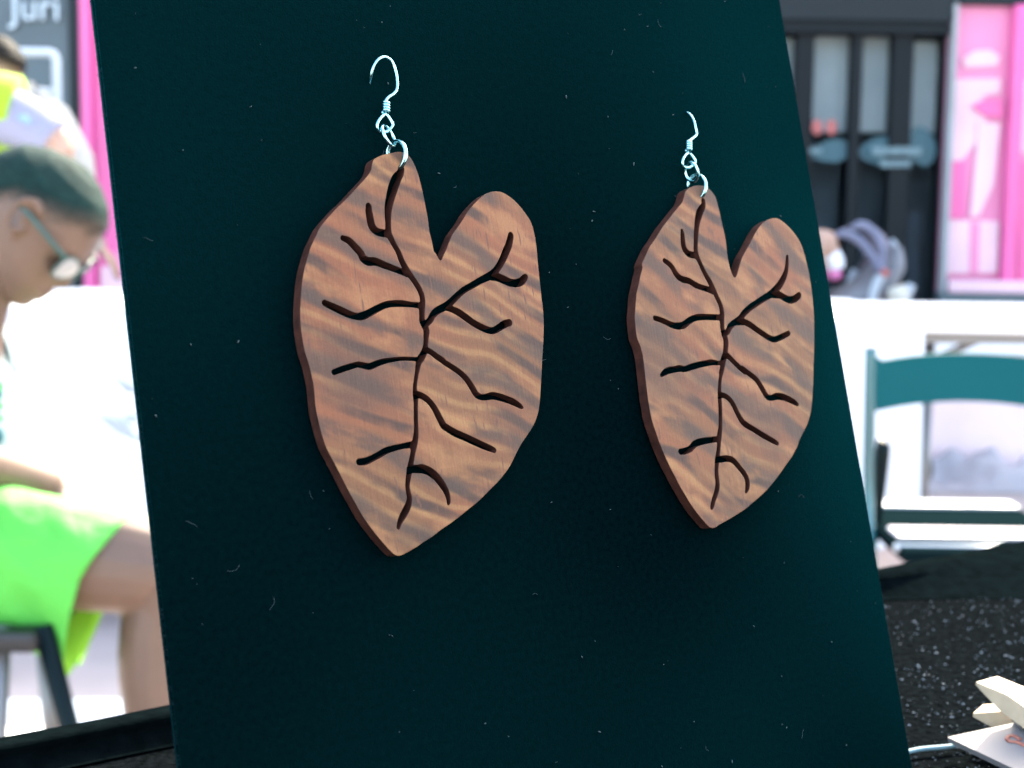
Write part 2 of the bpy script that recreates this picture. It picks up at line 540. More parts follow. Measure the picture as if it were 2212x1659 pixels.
# printed teal swoosh, pale rows of small lettering and two red marks on the door glass
def decal(pts, parent): return prism('door_sign' if parent is shop else 'sign_piece', [(at(px, py, FY).x, at(px, py, FY).z) for px, py in pts], 0.074, 0.080, M['teal_print'], parent)
lg = decal([(1973, 290), (1985, 274), (2000, 272), (2016, 282), (2029, 304), (2032, 328), (2024, 348), (2008, 360), (1990, 352), (1974, 346)], shop)
decal([(1759, 322), (1775, 312), (1800, 300), (1820, 298), (1836, 304), (1836, 340), (1815, 350), (1785, 348), (1762, 342)], lg)
decal([(1864, 320), (1880, 306), (1900, 296), (1925, 292), (1925, 350), (1900, 354), (1875, 346), (1864, 336)], lg)
def row(px0, px1, py0, py1, k, mm):
    bm = bmesh.new()
    x = px0
    while x < px1:
        ww = random.uniform(0.5, 1.0) * (px1 - px0) / k
        y0 = py0 + random.uniform(0, 3)
        a, b_ = at(x, y0, FY), at(x + ww * 0.72, py1 - random.uniform(0, 2), FY)
        bm_box(bm, (a.x, 0.020, b_.z), (b_.x, 0.0255, a.z))
        x += ww
    return from_bm('small_lettering', bm, mm, lg)
row(1886, 1992, 316, 336, 11, M['pale_print'])
row(1903, 1968, 344, 362, 8, M['pale_print'])
row(1752, 1776, 318, 332, 4, M['pale_print'])
for cx in (1767, 1798):
    prism('red_mark', [(at(cx + 11 * math.cos(t), 274 + 17 * math.sin(t), FY).x, at(cx + 11 * math.cos(t), 274 + 17 * math.sin(t), FY).z) for t in [k * math.pi / 8 for k in range(16)]], 0.020, 0.026, M['red_print'], lg)
# white shop lettering at the upper left
p = at(26, 43, FY)
text_mesh('sign_letters', 'Juri', 0.185, 0.012, M['letter'], shop, Matrix.Translation((p.x, -0.016, p.z)) @ Matrix.Rotation(R(90), 4, 'X') @ Matrix.Scale(0.95, 4, (1, 0, 0)))

# ------------------------------------------------------------------ middle ground: rack, stroller, tables, chairs
RY = 5.0
rack = empty('tubular_rack', at(60, 900, RY))
tag(rack, 'white tubular metal rack standing before the grey wall at upper left', 'rack')
rack.location.z = 0
def rp(px, py): return at(px, py, RY) - rack.location
z0 = -0.0
tr = rp(121, 114)
tl = rp(-160, 110)
tube('frame', [(tl.x, 0, 0.02), (tl.x, 0, tl.z - .02), (tl.x + .006, 0, tl.z - .006), (tl.x + .02, 0, tl.z), (tr.x - .02, 0, tr.z), (tr.x - .006, 0, tr.z - .006), (tr.x, 0, tr.z - .02), (tr.x, 0, 0.02)], 0.0145, M['white_metal'], rack, 10)
zc = rp(60, 197).z
tube('crossbar', [(tl.x, 0, zc), (tr.x, 0, zc)], 0.0125, M['white_metal'], rack, 10)
tube('crossbar', [(tl.x, 0, 0.25), (tr.x, 0, 0.25)], 0.0125, M['white_metal'], rack, 10)
for xx in (tl.x, tr.x): box('foot', (xx - .02, -.22, 0.0), (xx + .02, .22, .025), M['white_metal'], rack, 0.005)

# folding table with a white plastic top, and a white cloth over its left part
M['plastic_white'] = mat('white_plastic', (0.80, 0.80, 0.78), 0.45)
M['cloth_white'] = mat('white_cloth', (0.68, 0.68, 0.69), 0.85, bump=0.2, bscale=30)
M['leaf_print'] = mat('grey_leaf_print', (0.3192, 0.3344, 0.342), 0.85)
M['grey_metal'] = mat('grey_metal', (0.1672, 0.1672, 0.1672), 0.4, 0.6)
TZ = 0.74
ft = empty('folding_table', (0.0, 3.5, 0))
tag(ft, 'long folding table with white plastic top and grey steel legs behind the teal chair', 'table')
y0t, y1t = 3.60 - 3.5, 4.40 - 3.5
box('table_top', (-2.2, y0t, TZ - 0.026), (1.9, y1t, TZ), M['plastic_white'], ft, 0.012)
box('apron', (-2.1, y0t + 0.06, TZ - 0.055), (1.8, y0t + 0.085, TZ - 0.028), M['grey_metal'], ft)
box('apron', (-2.1, y1t - 0.085, TZ - 0.055), (1.8, y1t - 0.06, TZ - 0.028), M['grey_metal'], ft)
for xx in (at(2008, 760, 3.7).x, -1.9, 1.7):
    tube('leg', [(xx, y0t + .10, TZ - .05), (xx, y0t + .10, 0.0)], 0.013, M['grey_metal'], ft, 8)
    tube('leg', [(xx, y1t - .10, TZ - .05), (xx, y1t - .10, 0.0)], 0.013, M['grey_metal'], ft, 8)
    tube('leg_stretcher', [(xx, y0t + .10, .22), (xx, y1t - .10, .22)], 0.009, M['grey_metal'], ft, 8)
xx = at(2008, 760, 3.7).x
tube('brace', [(xx - .05, 0.45, 0.56), (xx + 0.26, 0.45, TZ - .04)], 0.010, M['grey_metal'], ft, 8)

# cloth: a top sheet and a hanging front with folds
def cloth(name, x0, x1, hang, parent=None):
    bm = bmesh.new()
    nx = 160
    prof = [(y1t + 3.5 - 0.02, TZ + 0.006), (y0t + 3.5 + 0.03, TZ + 0.006), (y0t + 3.5 - 0.006, TZ + 0.003), (y0t + 3.5 - 0.016, TZ - 0.02)]
    nz = 14
    for k in range(1, nz + 1): prof.append((None, TZ - 0.02 - hang * k / nz))
    grid = []
    for i in range(nx + 1):
        u = i / nx
        x = x0 + (x1 - x0) * u
        colv = []
        for j, (y, z) in enumerate(prof):
            if y is None:
                k = (j - 3) / nz
                f = 0.042 * k * (math.sin(x * 17 + 1.5 * math.sin(x * 5)) + 0.5 * math.sin(x * 41 + 2))
                yy = y0t + 3.5 - 0.02 - 0.035 * k + f
                zz = z - 0.012 * math.sin(x * 9) * k
                xx_ = x + 0.03 * k * math.sin(x * 3)
                colv.append(bm.verts.new((xx_, yy, zz)))
            else: colv.append(bm.verts.new((x, y, z + (0.002 * math.sin(x * 30) if j < 2 else 0))))
        grid.append(colv)
    for i in range(nx):
        for j in range(len(prof) - 1):
            bm.faces.new((grid[i][j], grid[i + 1][j], grid[i + 1][j + 1], grid[i][j + 1]))
    return from_bm(name, bm, M['cloth_white'], parent, True)
cl = cloth('tablecloth', -2.1, at(1990, 760, 3.6).x, 0.50)
tag(cl, 'white tablecloth with grey leaf print hanging over the folding table', 'tablecloth')
def leafprint(px, py, ln, wd, a):
    Y = 3.575
    o = at(px, py, Y)
    pts = []
    for k in range(14):
        t = k / 13
        pts.append((t * ln, wd * math.sin(math.pi * t ** 1.4)))
    for k in range(12, 0, -1):
        t = k / 13
        pts.append((t * ln, -wd * 0.7 * math.sin(math.pi * t ** 1.4)))
    ca, sa = math.cos(a), math.sin(a)
    poly = [(o.x + x * ca - z * sa, o.z + x * sa + z * ca) for x, z in pts]
    return prism('printed_leaf', poly, Y - 0.044, Y - 0.040, M['leaf_print'], cl)
for a in ((212, 886, .115, .016, R(-32)), (250, 800, .07, .009, R(-48)), (236, 812, .03, .004, R(-40)), (270, 895, .045, .012, R(-12)), (276, 825, .04, .007, R(-28)), (282, 860, .06, .006, R(-15)), (265, 985, .06, .006, R(-3)), (288, 945, .05, .008, R(10))): leafprint(*a)

# crumpled grey cloth on the paving
M['grey_cloth'] = mat('grey_crumpled_cloth', (0.323, 0.2907, 0.2972), 0.8, var=0.1, vscale=6)
from mathutils import noise as mn
def crumple(name, p0, p1, h, m):
    bm = bmesh.new()
    nx, ny = 60, 24
    g = []
    for i in range(nx + 1):
        rowv = []
        for j in range(ny + 1):
            u, v = i / nx, j / ny
            env = min(1, 4 * u, 4 * (1 - u)) * math.sin(math.pi * v) ** 0.6
            q = Vector((u * 7, v * 3, 1.3))
            z = h * env * (0.45 + 0.9 * mn.noise(q) + 0.35 * mn.noise(q * 2.1))
            rowv.append(bm.verts.new((p0[0] + (p1[0] - p0[0]) * u, p0[1] + (p1[1] - p0[1]) * v, 0.003 + z)))
        g.append(rowv)
    for i in range(nx):
        for j in range(ny): bm.faces.new((g[i][j], g[i + 1][j], g[i + 1][j + 1], g[i][j + 1]))
    return from_bm(name, bm, m, None, True)
a, b_ = at_z(1890, 1062, 0), at_z(2450, 1062, 0)
tag(crumple('crumpled_cloth', (a.x, a.y), (b_.x, a.y + 0.5), 0.13, M['grey_cloth']), 'crumpled grey cloth lying on the paving behind the teal chair', 'cloth')
M['box_white'] = mat('white_carton', (0.80, 0.78, 0.76), 0.7)
M['box_pink'] = mat('pale_pink_carton', (0.80, 0.60, 0.58), 0.7, var=0.06, vscale=5)
cb = empty('storage_carton', (at(2080, 960, 5.9).x, 6.0, 0))
tag(cb, 'pale pink carton with white lid standing under the folding table', 'carton')
box('body', (-0.25, -0.2, 0), (0.75, 0.2, 0.46), M['box_pink'], cb, 0.008)
box('lid', (-0.26, -0.21, 0.462), (0.76, 0.21, 0.53), M['box_white'], cb, 0.008)

# teal folding chair in front of the table
M['teal'] = mat('teal_plastic', (0.0005, 0.066, 0.074), 0.7, var=0.05, vscale=5, spec=0.1)
M['teal_dark'] = mat('dark_teal_metal', (0.0022, 0.008, 0.009), 0.4, spec=0.1)
M['teal_metal'] = mat('teal_painted_tube', (0.004, 0.075, 0.085), 0.18, coat=0.5)
CY = 2.65
chx = at(2092, 1000, CY).x
ch = empty('folding_chair', (chx, CY, 0))
tag(ch, 'teal folding chair with curved back panel in front of the white table', 'chair')
hw = chx - at(1882, 800, CY).x
def cz(py): return at(2092, py, CY).z
zt, zbk = cz(766), cz(870)
# the back panel is an arched plate, slightly dished
bm = bmesh.new()
n = 24
fr, bk = [], []
for i in range(n + 1):
    u = -1 + 2 * i / n
    x = u * (hw - 0.006)
    top = cz(786) + (zt - cz(786)) * (1 - abs(u) ** 2.2) + (0.012 if abs(u) > 0.96 else 0)
    bot = cz(893) + (zbk - cz(893)) * (1 - abs(u) ** 2.0)
    y = 0.02 * (1 - u * u)
    fr.append((bm.verts.new((x, y, top)), bm.verts.new((x, y, bot))))
    bk.append((bm.verts.new((x, y + 0.012, top)), bm.verts.new((x, y + 0.012, bot))))
for i in range(n):
    bm.faces.new((fr[i][0], fr[i + 1][0], fr[i + 1][1], fr[i][1]))
    bm.faces.new((bk[i][0], bk[i][1], bk[i + 1][1], bk[i + 1][0]))
    bm.faces.new((fr[i][0], bk[i][0], bk[i + 1][0], fr[i + 1][0]))
    bm.faces.new((fr[i][1], fr[i + 1][1], bk[i + 1][1], bk[i][1]))
bm.faces.new((fr[0][0], fr[0][1], bk[0][1], bk[0][0]))
bm.faces.new((fr[n][0], bk[n][0], bk[n][1], fr[n][1]))
from_bm('backrest', bm, M['teal'], ch)
zs = 0.44
M['slat_lilac'] = mat('lilac_white_plastic', (0.42, 0.408, 0.456), 0.35)
for sx in (-1, 1):
    tube('back_leg', [(sx * hw, 0.01, cz(748)), (sx * hw, 0.0, cz(900)), (sx * (hw - .004), -0.02, zs), (sx * (hw - .008), -0.20, 0.0)], 0.0105, M['teal_metal'], ch, 10, n=4)
    tube('front_leg', [(sx * (hw - .030), 0.02, cz(968)), (sx * (hw - .030), 0.02, cz(985)), (sx * (hw - .026), 0.05, zs), (sx * (hw - .02), 0.22, 0.0)], [(0.009, 0.014), (0.0125, 0.016), (0.012, 0.016), (0.011, 0.011)], M['teal_dark'], ch, 10, n=3)
    bm = bmesh.new()
    bmesh.ops.create_uvsphere(bm, u_segments=10, v_segments=6, radius=0.0125)
    for v in bm.verts: v.co = Vector((sx * hw, 0.01, cz(746))) + v.co
    from_bm('end_cap', bm, M['plastic_white'], ch, True)
SZ = 0.45
def sy(py): return at_z(2092, py, SZ).y - CY
M['seat_dark'] = mat('matt_dark_seat', (0.003, 0.008, 0.009), 0.95, spec=0.0)
box('seat', (-hw + 0.02, sy(1192), SZ - 0.022), (hw - 0.02, sy(1086), SZ), M['seat_dark'], ch, 0.006)
for k_, (a_, b_, m_) in enumerate(((1102, 1089, 'white_metal'), (1168, 1148, 'slat_lilac'))):  # pale strips laid across the dark seat
    box('seat_slat', (-hw + 0.03, sy(a_), SZ + 0.001), (hw - 0.03, sy(b_), SZ + 0.008), M[m_], ch, 0.003)
tube('front_rail', [(-hw + 0.015, sy(1180), SZ - 0.004), (hw - 0.015, sy(1180), SZ - 0.004)], 0.007, M['white_metal'], ch, 10)
tube('stretcher', [(-hw + 0.01, sy(1150), 0.16), (hw - 0.01, sy(1150), 0.16)], 0.008, M['teal_dark'], ch, 10)

# stroller by the doors
SY = 5.6
M['lilac'] = mat('lilac_fabric', (0.13, 0.13, 0.182), 0.7, var=0.08, vscale=20)
M['mauve'] = mat('mauve_grey_fabric', (0.152, 0.133, 0.1596), 0.8, var=0.12, vscale=15, bump=0.3, bscale=50)
M['grey_fabric'] = mat('grey_fabric', (0.152, 0.152, 0.1634), 0.85, var=0.12, vscale=15)
M['black_plastic'] = mat('black_plastic', (0.0228, 0.0228, 0.0266), 0.5)
M['pale_grey'] = mat('pale_grey_plastic', (0.342, 0.38, 0.4104), 0.4)
M['cream'] = mat('cream_plastic', (0.456, 0.4332, 0.3648), 0.5)
M['pink_shoe'] = mat('pink_shoe', (0.608, 0.1672, 0.3648), 0.5)
sx0 = at(1880, 600, SY)
st = empty('baby_stroller', (sx0.x, SY, 0))
tag(st, 'grey and lilac baby stroller with folded hood by the shop doors', 'stroller')
def sp(px, py, dy=0.0):
    p = at(px, py, SY)
    return (p.x - sx0.x, dy, p.z)
hub = sp(1876, 583)
# hood: fan of fabric between arching ribs, pivoting at the hub
bm = bmesh.new()
ribs = [[(1790, 508), (1812, 504), (1840, 520), (1862, 552), (1874, 582)], [(1824, 492), (1848, 486), (1872, 505), (1882, 540), (1878, 582)], [(1872, 494), (1892, 494), (1908, 515), (1900, 550), (1880, 582)], [(1920, 520), (1938, 545), (1940, 570), (1920, 600), (1884, 586)]]
for k, rb in enumerate(ribs):
    if k == 0: continue
P = [[Vector(q) for q in smooth_path([sp(a, b2, 0) for a, b2 in rb], 5)] for rb in ribs]
for side in (-1, 1):
    g = []
    for k in range(1, 4):
        ln = []
        m_ = len(P[k])
        for i, q in enumerate(P[k]):
            arch = math.sin(0.5 * math.pi * (1 - i / (m_ - 1)) ** 0.7)
            ln.append(bm.verts.new((q.x, side * (0.20 - 0.19 * arch), q.z)))
        g.append(ln)
    for k in range(2):
        for i in range(len(g[0]) - 1): bm.faces.new((g[k][i], g[k][i + 1], g[k + 1][i + 1], g[k + 1][i]))
from_bm('hood', bm, M['mauve'], st, True)
for k in (0, 1):
    for side in (-1,):
        pts = []
        m_ = len(P[k])
        for i, q in enumerate(P[k]): pts.append((q.x, side * (0.21 - 0.1 * math.sin(0.5 * math.pi * (1 - i / (m_ - 1)))), q.z))
        tube('hood_rib', pts, [(0.010 if i < 3 else 0.017, 0.010) for i in range(len(pts))], M['lilac'], st, 10, ref=(0, 0, 1))
tube('seat_shell', [sp(1800, 660), sp(1850, 640), sp(1888, 615), sp(1918, 570), sp(1925, 530)], [(0.05, 0.17), (0.055, 0.18), (0.06, 0.18), (0.05, 0.17), (0.02, 0.12)], M['grey_fabric'], st, 14, n=4, ref=(1, 0, 0.3))
bm = bmesh.new()
bmesh.ops.create_cone(bm, cap_ends=True, segments=20, radius1=0.014, radius2=0.012, depth=0.02)
for v in bm.verts: v.co = Matrix.Rotation(R(90), 3, 'X') @ v.co + Vector((hub[0] + .005, -0.235, hub[2]))
from_bm('red_button', bm, M['red_print'], st)
tube('push_handle', [sp(1932, 600), sp(1938, 560), sp(1930, 530), sp(1934, 522)], 0.016, M['pale_grey'], st, 10, n=4)
tube('frame_tube', [sp(1876, 590, -.2), sp(1862, 620, -.2), sp(1850, 700, -.2), sp(1835, 950, -.22)], 0.017, M['pale_grey'], st, 10, n=4)
tube('frame_tube', [sp(1876, 590, .2), sp(1862, 620, .2), sp(1850, 700, .2), sp(1835, 950, .22)], 0.017, M['pale_grey'], st, 10, n=4)
tube('frame_tube', [sp(1938, 608, -.2), sp(1925, 640, -.2), sp(1900, 720, -.2), sp(1930, 950, -.22)], 0.018, M['pale_grey'], st, 10, n=4)
tube('cup', [sp(1898, 612, -.26), sp(1902, 628, -.26), sp(1905, 650, -.26)], [0.030, 0.034, 0.025], M['cream'], st, 14, n=3)
for px in (1835, 1930):
    for yy in (-.22, .22):
        cc = Vector(sp(px, 960, yy)); cc.z = 0.09
        bm = bmesh.new()
        bm_loft(bm, [cc + Vector((0.075 * math.cos(t), 0, 0.075 * math.sin(t))) for t in [k * math.pi / 10 for k in range(20)]], 0.015, 8, closed=True)
        bm_loft(bm, [cc + Vector((-.07, 0, 0)), cc + Vector((.07, 0, 0))], 0.008, 6)
        bm_loft(bm, [cc + Vector((0, 0, -.07)), cc + Vector((0, 0, .07))], 0.008, 6)
        from_bm('wheel', bm, M['black_plastic'], st, True)

# ------------------------------------------------------------------ people
M['skin'] = mat('skin', (0.108, 0.062, 0.040), 0.5, var=0.07, vscale=30)
M['skin_light'] = mat('light_skin', (0.36, 0.21, 0.15), 0.5, var=0.05, vscale=30)
M['hair'] = mat('short_dark_hair', (0.006, 0.023, 0.020), 0.8, var=0.5, vscale=160, bump=0.8, bscale=350, spec=0.1)
M['hair_dark'] = mat('dark_brown_hair', (0.008, 0.007, 0.006), 0.7, var=0.3, vscale=200, spec=0.1)
M['shirt'] = mat('pale_blue_shirt', (0.17, 0.235, 0.255), 0.85, bump=0.3, bscale=12)
M['shirt_print'] = mat('green_shirt_print', (0.076, 0.4712, 0.1064), 0.8)
M['shirt_print_dark'] = mat('teal_shirt_print', (0.0228, 0.1216, 0.1292), 0.8)
M['shorts'] = mat('neon_green_shorts', (0.060, 0.38, 0.045), 0.75, var=0.10, vscale=9, bump=0.5, bscale=9)
M['shorts_lining'] = mat('yellow_green_lining', (0.22, 0.55, 0.02), 0.75)
M['glasses'] = mat('teal_glasses_plastic', (0.0114, 0.05928, 0.05016), 0.35)
M['lens'] = mat('pale_lens', (0.34, 0.34, 0.34), 0.1, coat=0.5)
M['neon'] = mat('neon_yellow_shirt', (0.24, 0.40, 0.015), 0.8)
M['lavender'] = mat('lavender_white_sleeve', (0.22, 0.215, 0.28), 0.85)
M['blue_print'] = mat('blue_emblem', (0.1672, 0.2888, 0.5472), 0.8)
M['beige'] = mat('beige_canvas', (0.38, 0.3572, 0.3192), 0.85)

def interp(x, tab):
    return float(np.interp(x, [t[0] for t in tab], [t[1] for t in tab]))
FRONT = [(-.115, .050), (-.110, .066), (-.102, .077), (-.094, .079), (-.088, .077), (-.080, .084), (-.074, .082), (-.068, .086), (-.060, .085), (-.048, .082), (-.030, .083), (-.012, .081), (.000, .088), (.010, .089), (.030, .083), (.059, .0735), (.078, .053), (.090, .028), (.097, .0)]
BACK = [(-.115, .02), (-.10, .0), (-.085, -.03), (-.06, -.068), (-.03, -.088), (.0, -.098), (.03, -.098), (.06, -.083), (.08, -.056), (.092, -.025), (.097, -.004)]
WIDE = [(-.115, .014), (-.108, .026), (-.095, .038), (-.075, .050), (-.05, .060), (-.02, .067), (.01, .071), (.035, .072), (.055, .066), (.075, .050), (.088, .032), (.097, .004)]
NOSE = [(-.056, 0), (-.050, .006), (-.043, .016), (-.037, .020), (-.030, .018), (-.015, .010), (0.0, .003), (.01, 0)]
LIPS = [(-.084, 0), (-.079, .005), (-.074, .001), (-.070, .001), (-.064, .006), (-.058, 0)]
def head_verts(bm, mw, grow=0.0, nu=54, seg=44):
    """profile-driven head: forward = x, left = y, up = z; grow > 0 gives a cap over it (hair)"""
    us = np.linspace(-.115, .097, nu)
    rings = []
    for u in us:
        f0, b0, w0 = interp(u, FRONT), interp(u, BACK), interp(u, WIDE)
        cx, rx = (f0 + b0) / 2, (f0 - b0) / 2
        ring = []
        for k in range(seg):
            a = 2 * math.pi * k / seg
            ca, sa = math.cos(a), math.sin(a)
            e = 0.82
            x = cx + rx * math.copysign(abs(ca) ** e, ca)
            y = w0 * math.copysign(abs(sa) ** e, sa)
            if ca > 0 and grow == 0:
                x += interp(u, NOSE) * math.exp(-(y / .0105) ** 2) + interp(u, LIPS) * math.exp(-(y / .020) ** 2)
                x -= 0.013 * math.exp(-((abs(y) - .031) / .012) ** 2 - ((u + .012) / .012) ** 2)
                x += 0.004 * math.exp(-((abs(y) - .030) / .016) ** 2 - ((u - .006) / .007) ** 2)
            v = Vector((x, y, u))
            if grow:
                ctr = Vector((0, 0, 0.0))
                v = ctr + (v - ctr) * (1 + grow / max((v - ctr).length, .02))
            ring.append(bm.verts.new(mw @ v))
        rings.append(ring)
    for i in range(len(rings) - 1):
        for k in range(seg):
            bm.faces.new((rings[i][k], rings[i][(k + 1) % seg], rings[i + 1][(k + 1) % seg], rings[i + 1][k]))
    bm.faces.new(list(reversed(rings[0])))
    bm.faces.new(rings[-1])
    return rings

def ear(bm, mw, side):
    o = Vector((.010, side * .068, .002))
    pts = []
    for k in range(13):
        t = R(-150) + R(300) * k / 12
        pts.append(o + Vector((-.004 - .016 * math.cos(t), side * (.006 + .006 * (math.cos(t) + 1)), .026 * math.sin(t) * -1 + .004)))
    bm_loft(bm, [mw @ p for p in pts], 0.0048, 8)
    bm_loft(bm, [mw @ (o + Vector((0.004, side * -.004, -.026))), mw @ (o + Vector((.002, side * .004, -.005))), mw @ (o + Vector((-.008, side * .006, .018)))], [(.008, .006), (.010, .005), (.006, .005)], 10)

def hair_cap(name, mw, limit, m, parent, grow=0.003, fade=0.022):
    """cap of cropped hair over the cranium: limit(p) is the height of the hairline, where the hair thins out softly"""
    bm = bmesh.new()
    head_verts(bm, Matrix.Identity(4), grow, 160, 120)
    lay = bm.verts.layers.float.new('hair_amount')
    kill = []
    for v in bm.verts:
        d = (v.co.z - limit(v.co)) / fade
        if d < -1.05: kill.append(v)
        v[lay] = max(0.0, min(1.0, 0.5 + 0.5 * d))
    bmesh.ops.delete(bm, geom=kill, context='VERTS')
    for v in bm.verts: v.co = mw @ v.co
    return from_bm(name, bm, m, parent, True)

for k_ in ('hair', 'hair_dark'):
    nt = M[k_].node_tree
    at_ = nt.nodes.new('ShaderNodeAttribute')
    at_.attribute_name = 'hair_amount'
    nt.links.new(at_.outputs['Fac'], nt.nodes['Principled BSDF'].inputs['Alpha'])

def hand(bm, wrist, dirv, up, size=1.0, curl=0.4):
    d = Vector(dirv).normalized()
    u = Vector(up).normalized()
    sd_ = d.cross(u).normalized()
    w_ = Vector(wrist)
    palm = w_ + d * .075 * size
    bm_loft(bm, [w_ - d * .02, w_ + d * .02 * size, palm - d * .01, palm + d * .012], [(.020, .024), (.017 * size, .034 * size), (.014 * size, .040 * size), (.009, .036 * size)], 12, ref=u)
    for i, (off, ln) in enumerate(((-.030, .060), (-.010, .072), (.011, .068), (.031, .052))):
        b0 = palm + sd_ * off * size
        p1 = b0 + d * ln * .5 * size - u * .004
        p2 = p1 + (d * math.cos(curl) - u * math.sin(curl)) * ln * .32 * size
        p3 = p2 + (d * math.cos(curl * 2) - u * math.sin(curl * 2)) * ln * .28 * size
        bm_loft(bm, [b0 - d * .012, p1, p2, p3], [.0095 * size, .009 * size, .008 * size, .006 * size], 8)
    t0 = w_ + d * .03 * size - sd_ * .03 * size
    bm_loft(bm, [t0, t0 + (d * .7 - sd_ * .7) * .03 * size, t0 + (d * .95 - sd_ * .4) * .06 * size], [.013 * size, .011 * size, .008 * size], 8)

# --- seated boy, head bowed, facing right
BY = 2.2
boy_base = at(-120, 1250, BY)
boy = empty('person', (boy_base.x, BY, 0))
tag(boy, 'seated person with cropped dark hair, pale shirt and neon green shorts, head bowed', 'person')
def bp_(px, py, dy=0.0):
    p = at(px, py, BY + dy)
    return Vector((p.x - boy_base.x, dy, p.z))
hc = bp_(84, 472)
tilt = R(46)
HM = Matrix.Translation(hc) @ Matrix.Rotation(tilt, 4, 'Y') @ Matrix.Rotation(R(-6), 4, 'Z')
bm = bmesh.new()
head_verts(bm, HM)
for sd_ in (-1, 1): ear(bm, HM, sd_)
nk = bp_(-75, 690)
bm_loft(bm, [hc + Vector((-.045, 0, -.035)), bp_(-10, 600) + Vector((-.02, 0, 0)), nk, nk + Vector((-.03, 0, -.06))], [(.052, .05), (.05, .05), (.056, .06), (.08, .10)], 16)
sh = nk + Vector((-.045, 0, -.10))
hip = bp_(-190, 1140)
bm_loft(bm, [nk + Vector((-.03, 0, -.03)), sh, sh.lerp(hip, .35), sh.lerp(hip, .7), hip], [(.05, .08), (.085, .165), (.10, .155), (.10, .14), (.11, .16)], 20, ref=(1, 0, 0))
kn, kf = bp_(362, 1222, -.09), bp_(365, 1222, .11)
for k_, y_, ank in ((kn, -.09, bp_(350, 1640, -.09)), (kf, .11, bp_(360, 1640, .12))):
    hp = hip + Vector((.02, y_ * .8, -.01))
    bm_loft(bm, smooth_path([hp, hp.lerp(k_, .5) + Vector((0, 0, .005)), k_ + Vector((-.05, 0, .004)), k_ + Vector((.0, 0, -.012)), k_ + Vector((.0, 0, -.07))], 5), [float(x) for x in np.interp(np.linspace(0, 1, 21), [0, .3, .6, .8, 1], [.085, .080, .068, .061, .053])], 18)
    ank = Vector((ank.x, ank.y, .085))
    bm_loft(bm, smooth_path([k_ + Vector((.0, 0, -.03)), k_.lerp(ank, .3) + Vector((-.012, 0, 0)), k_.lerp(ank, .7), ank, ank + Vector((.0, 0, -.05))], 4), [float(x) for x in np.interp(np.linspace(0, 1, 17), [0, .3, .7, .9, 1], [.054, .056, .038, .033, .034])], 16)
    bm_loft(bm, [ank + Vector((-.05, 0, -.05)), ank + Vector((.03, 0, -.045)), ank + Vector((.10, 0, -.062)), ank + Vector((.16, 0, -.07))], [(.030, .03), (.038, .036), (.022, .042), (.012, .035)], 12, ref=(0, 0, 1))
for y_, elb, wr, dirv in ((-.17, bp_(-130, 985, -.15), bp_(110, 1052, .03), (.8, .1, -.6)), (.17, bp_(-120, 1000, .17), bp_(60, 1030, .1), (1, -.2, -.2))):
    s_ = sh + Vector((.0, y_ * .95, .035))
    bm_loft(bm, smooth_path([s_, s_.lerp(elb, .5), elb, elb.lerp(wr, .4), wr], 4), [float(x) for x in np.interp(np.linspace(0, 1, 17), [0, .25, .5, .7, 1], [.058, .045, .038, .037, .026])], 14)
    hand(bm, wr, dirv, (0.3, 0, 1), .85)
body = from_bm('body', bm, M['skin'], boy)
remesh(body, 0.0042, 3)
hair_cap('hair', HM, lambda p: (.060 if p.x > .066 else (.060 - .46 * (.066 - p.x) if p.x > -.03 else max(-.04, .016 - 1.2 * (-.03 - p.x)))) + 0.010 * mn.noise(p * 60) + 0.006 * mn.noise(p * 190), M['hair'], boy)
# shirt
bm = bmesh.new()
bm_loft(bm, smooth_path([nk + Vector((-.018, 0, .0)), nk + Vector((-.03, 0, -.045)), sh, sh.lerp(hip, .35), sh.lerp(hip, .7), hip + Vector((0.01, 0, .02))], 5), [(float(np.interp(t, [0, .2, .4, .6, .8, 1], [.062, .085, .115, .135, .145, .135])), float(np.interp(t, [0, .2, .4, .6, .8, 1], [.066, .115, .185, .178, .168, .17]))) for t in np.linspace(0, 1, 26)], 32, ref=(1, 0, 0), cap=False)
for i, v in enumerate(bm.verts): v.co += Vector((.012 * mn.noise(v.co * 9), .010 * mn.noise(v.co * 7 + Vector((5, 0, 0))), 0))
for y_, elb in ((-.17, bp_(-130, 985, -.17)), (.17, bp_(-120, 1000, .17))):
    s_ = sh + Vector((.0, y_ * .9, .035))
    bm_loft(bm, [s_ + Vector((0, -y_ * .3, 0)), s_, s_.lerp(elb, .35), s_.lerp(elb, .66)], [.075, .074, .066, .072], 18, cap=False)
shirt = from_bm('shirt', bm, M['shirt'], boy, True)
for py, r_, m_ in ((830, .016, 'shirt_print'), (848, .012, 'shirt_print_dark'), (872, .014, 'shirt_print'), (898, .012, 'shirt_print'), (940, .022, 'shirt_print_dark')):
    p = bp_(-8, py, -.10)
    tube('print_mark', [p + Vector((-.04, -.004, .002)), p + Vector((-.01, -.002, 0)), p + Vector((.010, .0, -.004))], [(r_ * .7, .004), (r_, .004), (r_ * .3, .003)], M[m_], shirt, 10, n=3, ref=(0, 0, 1))
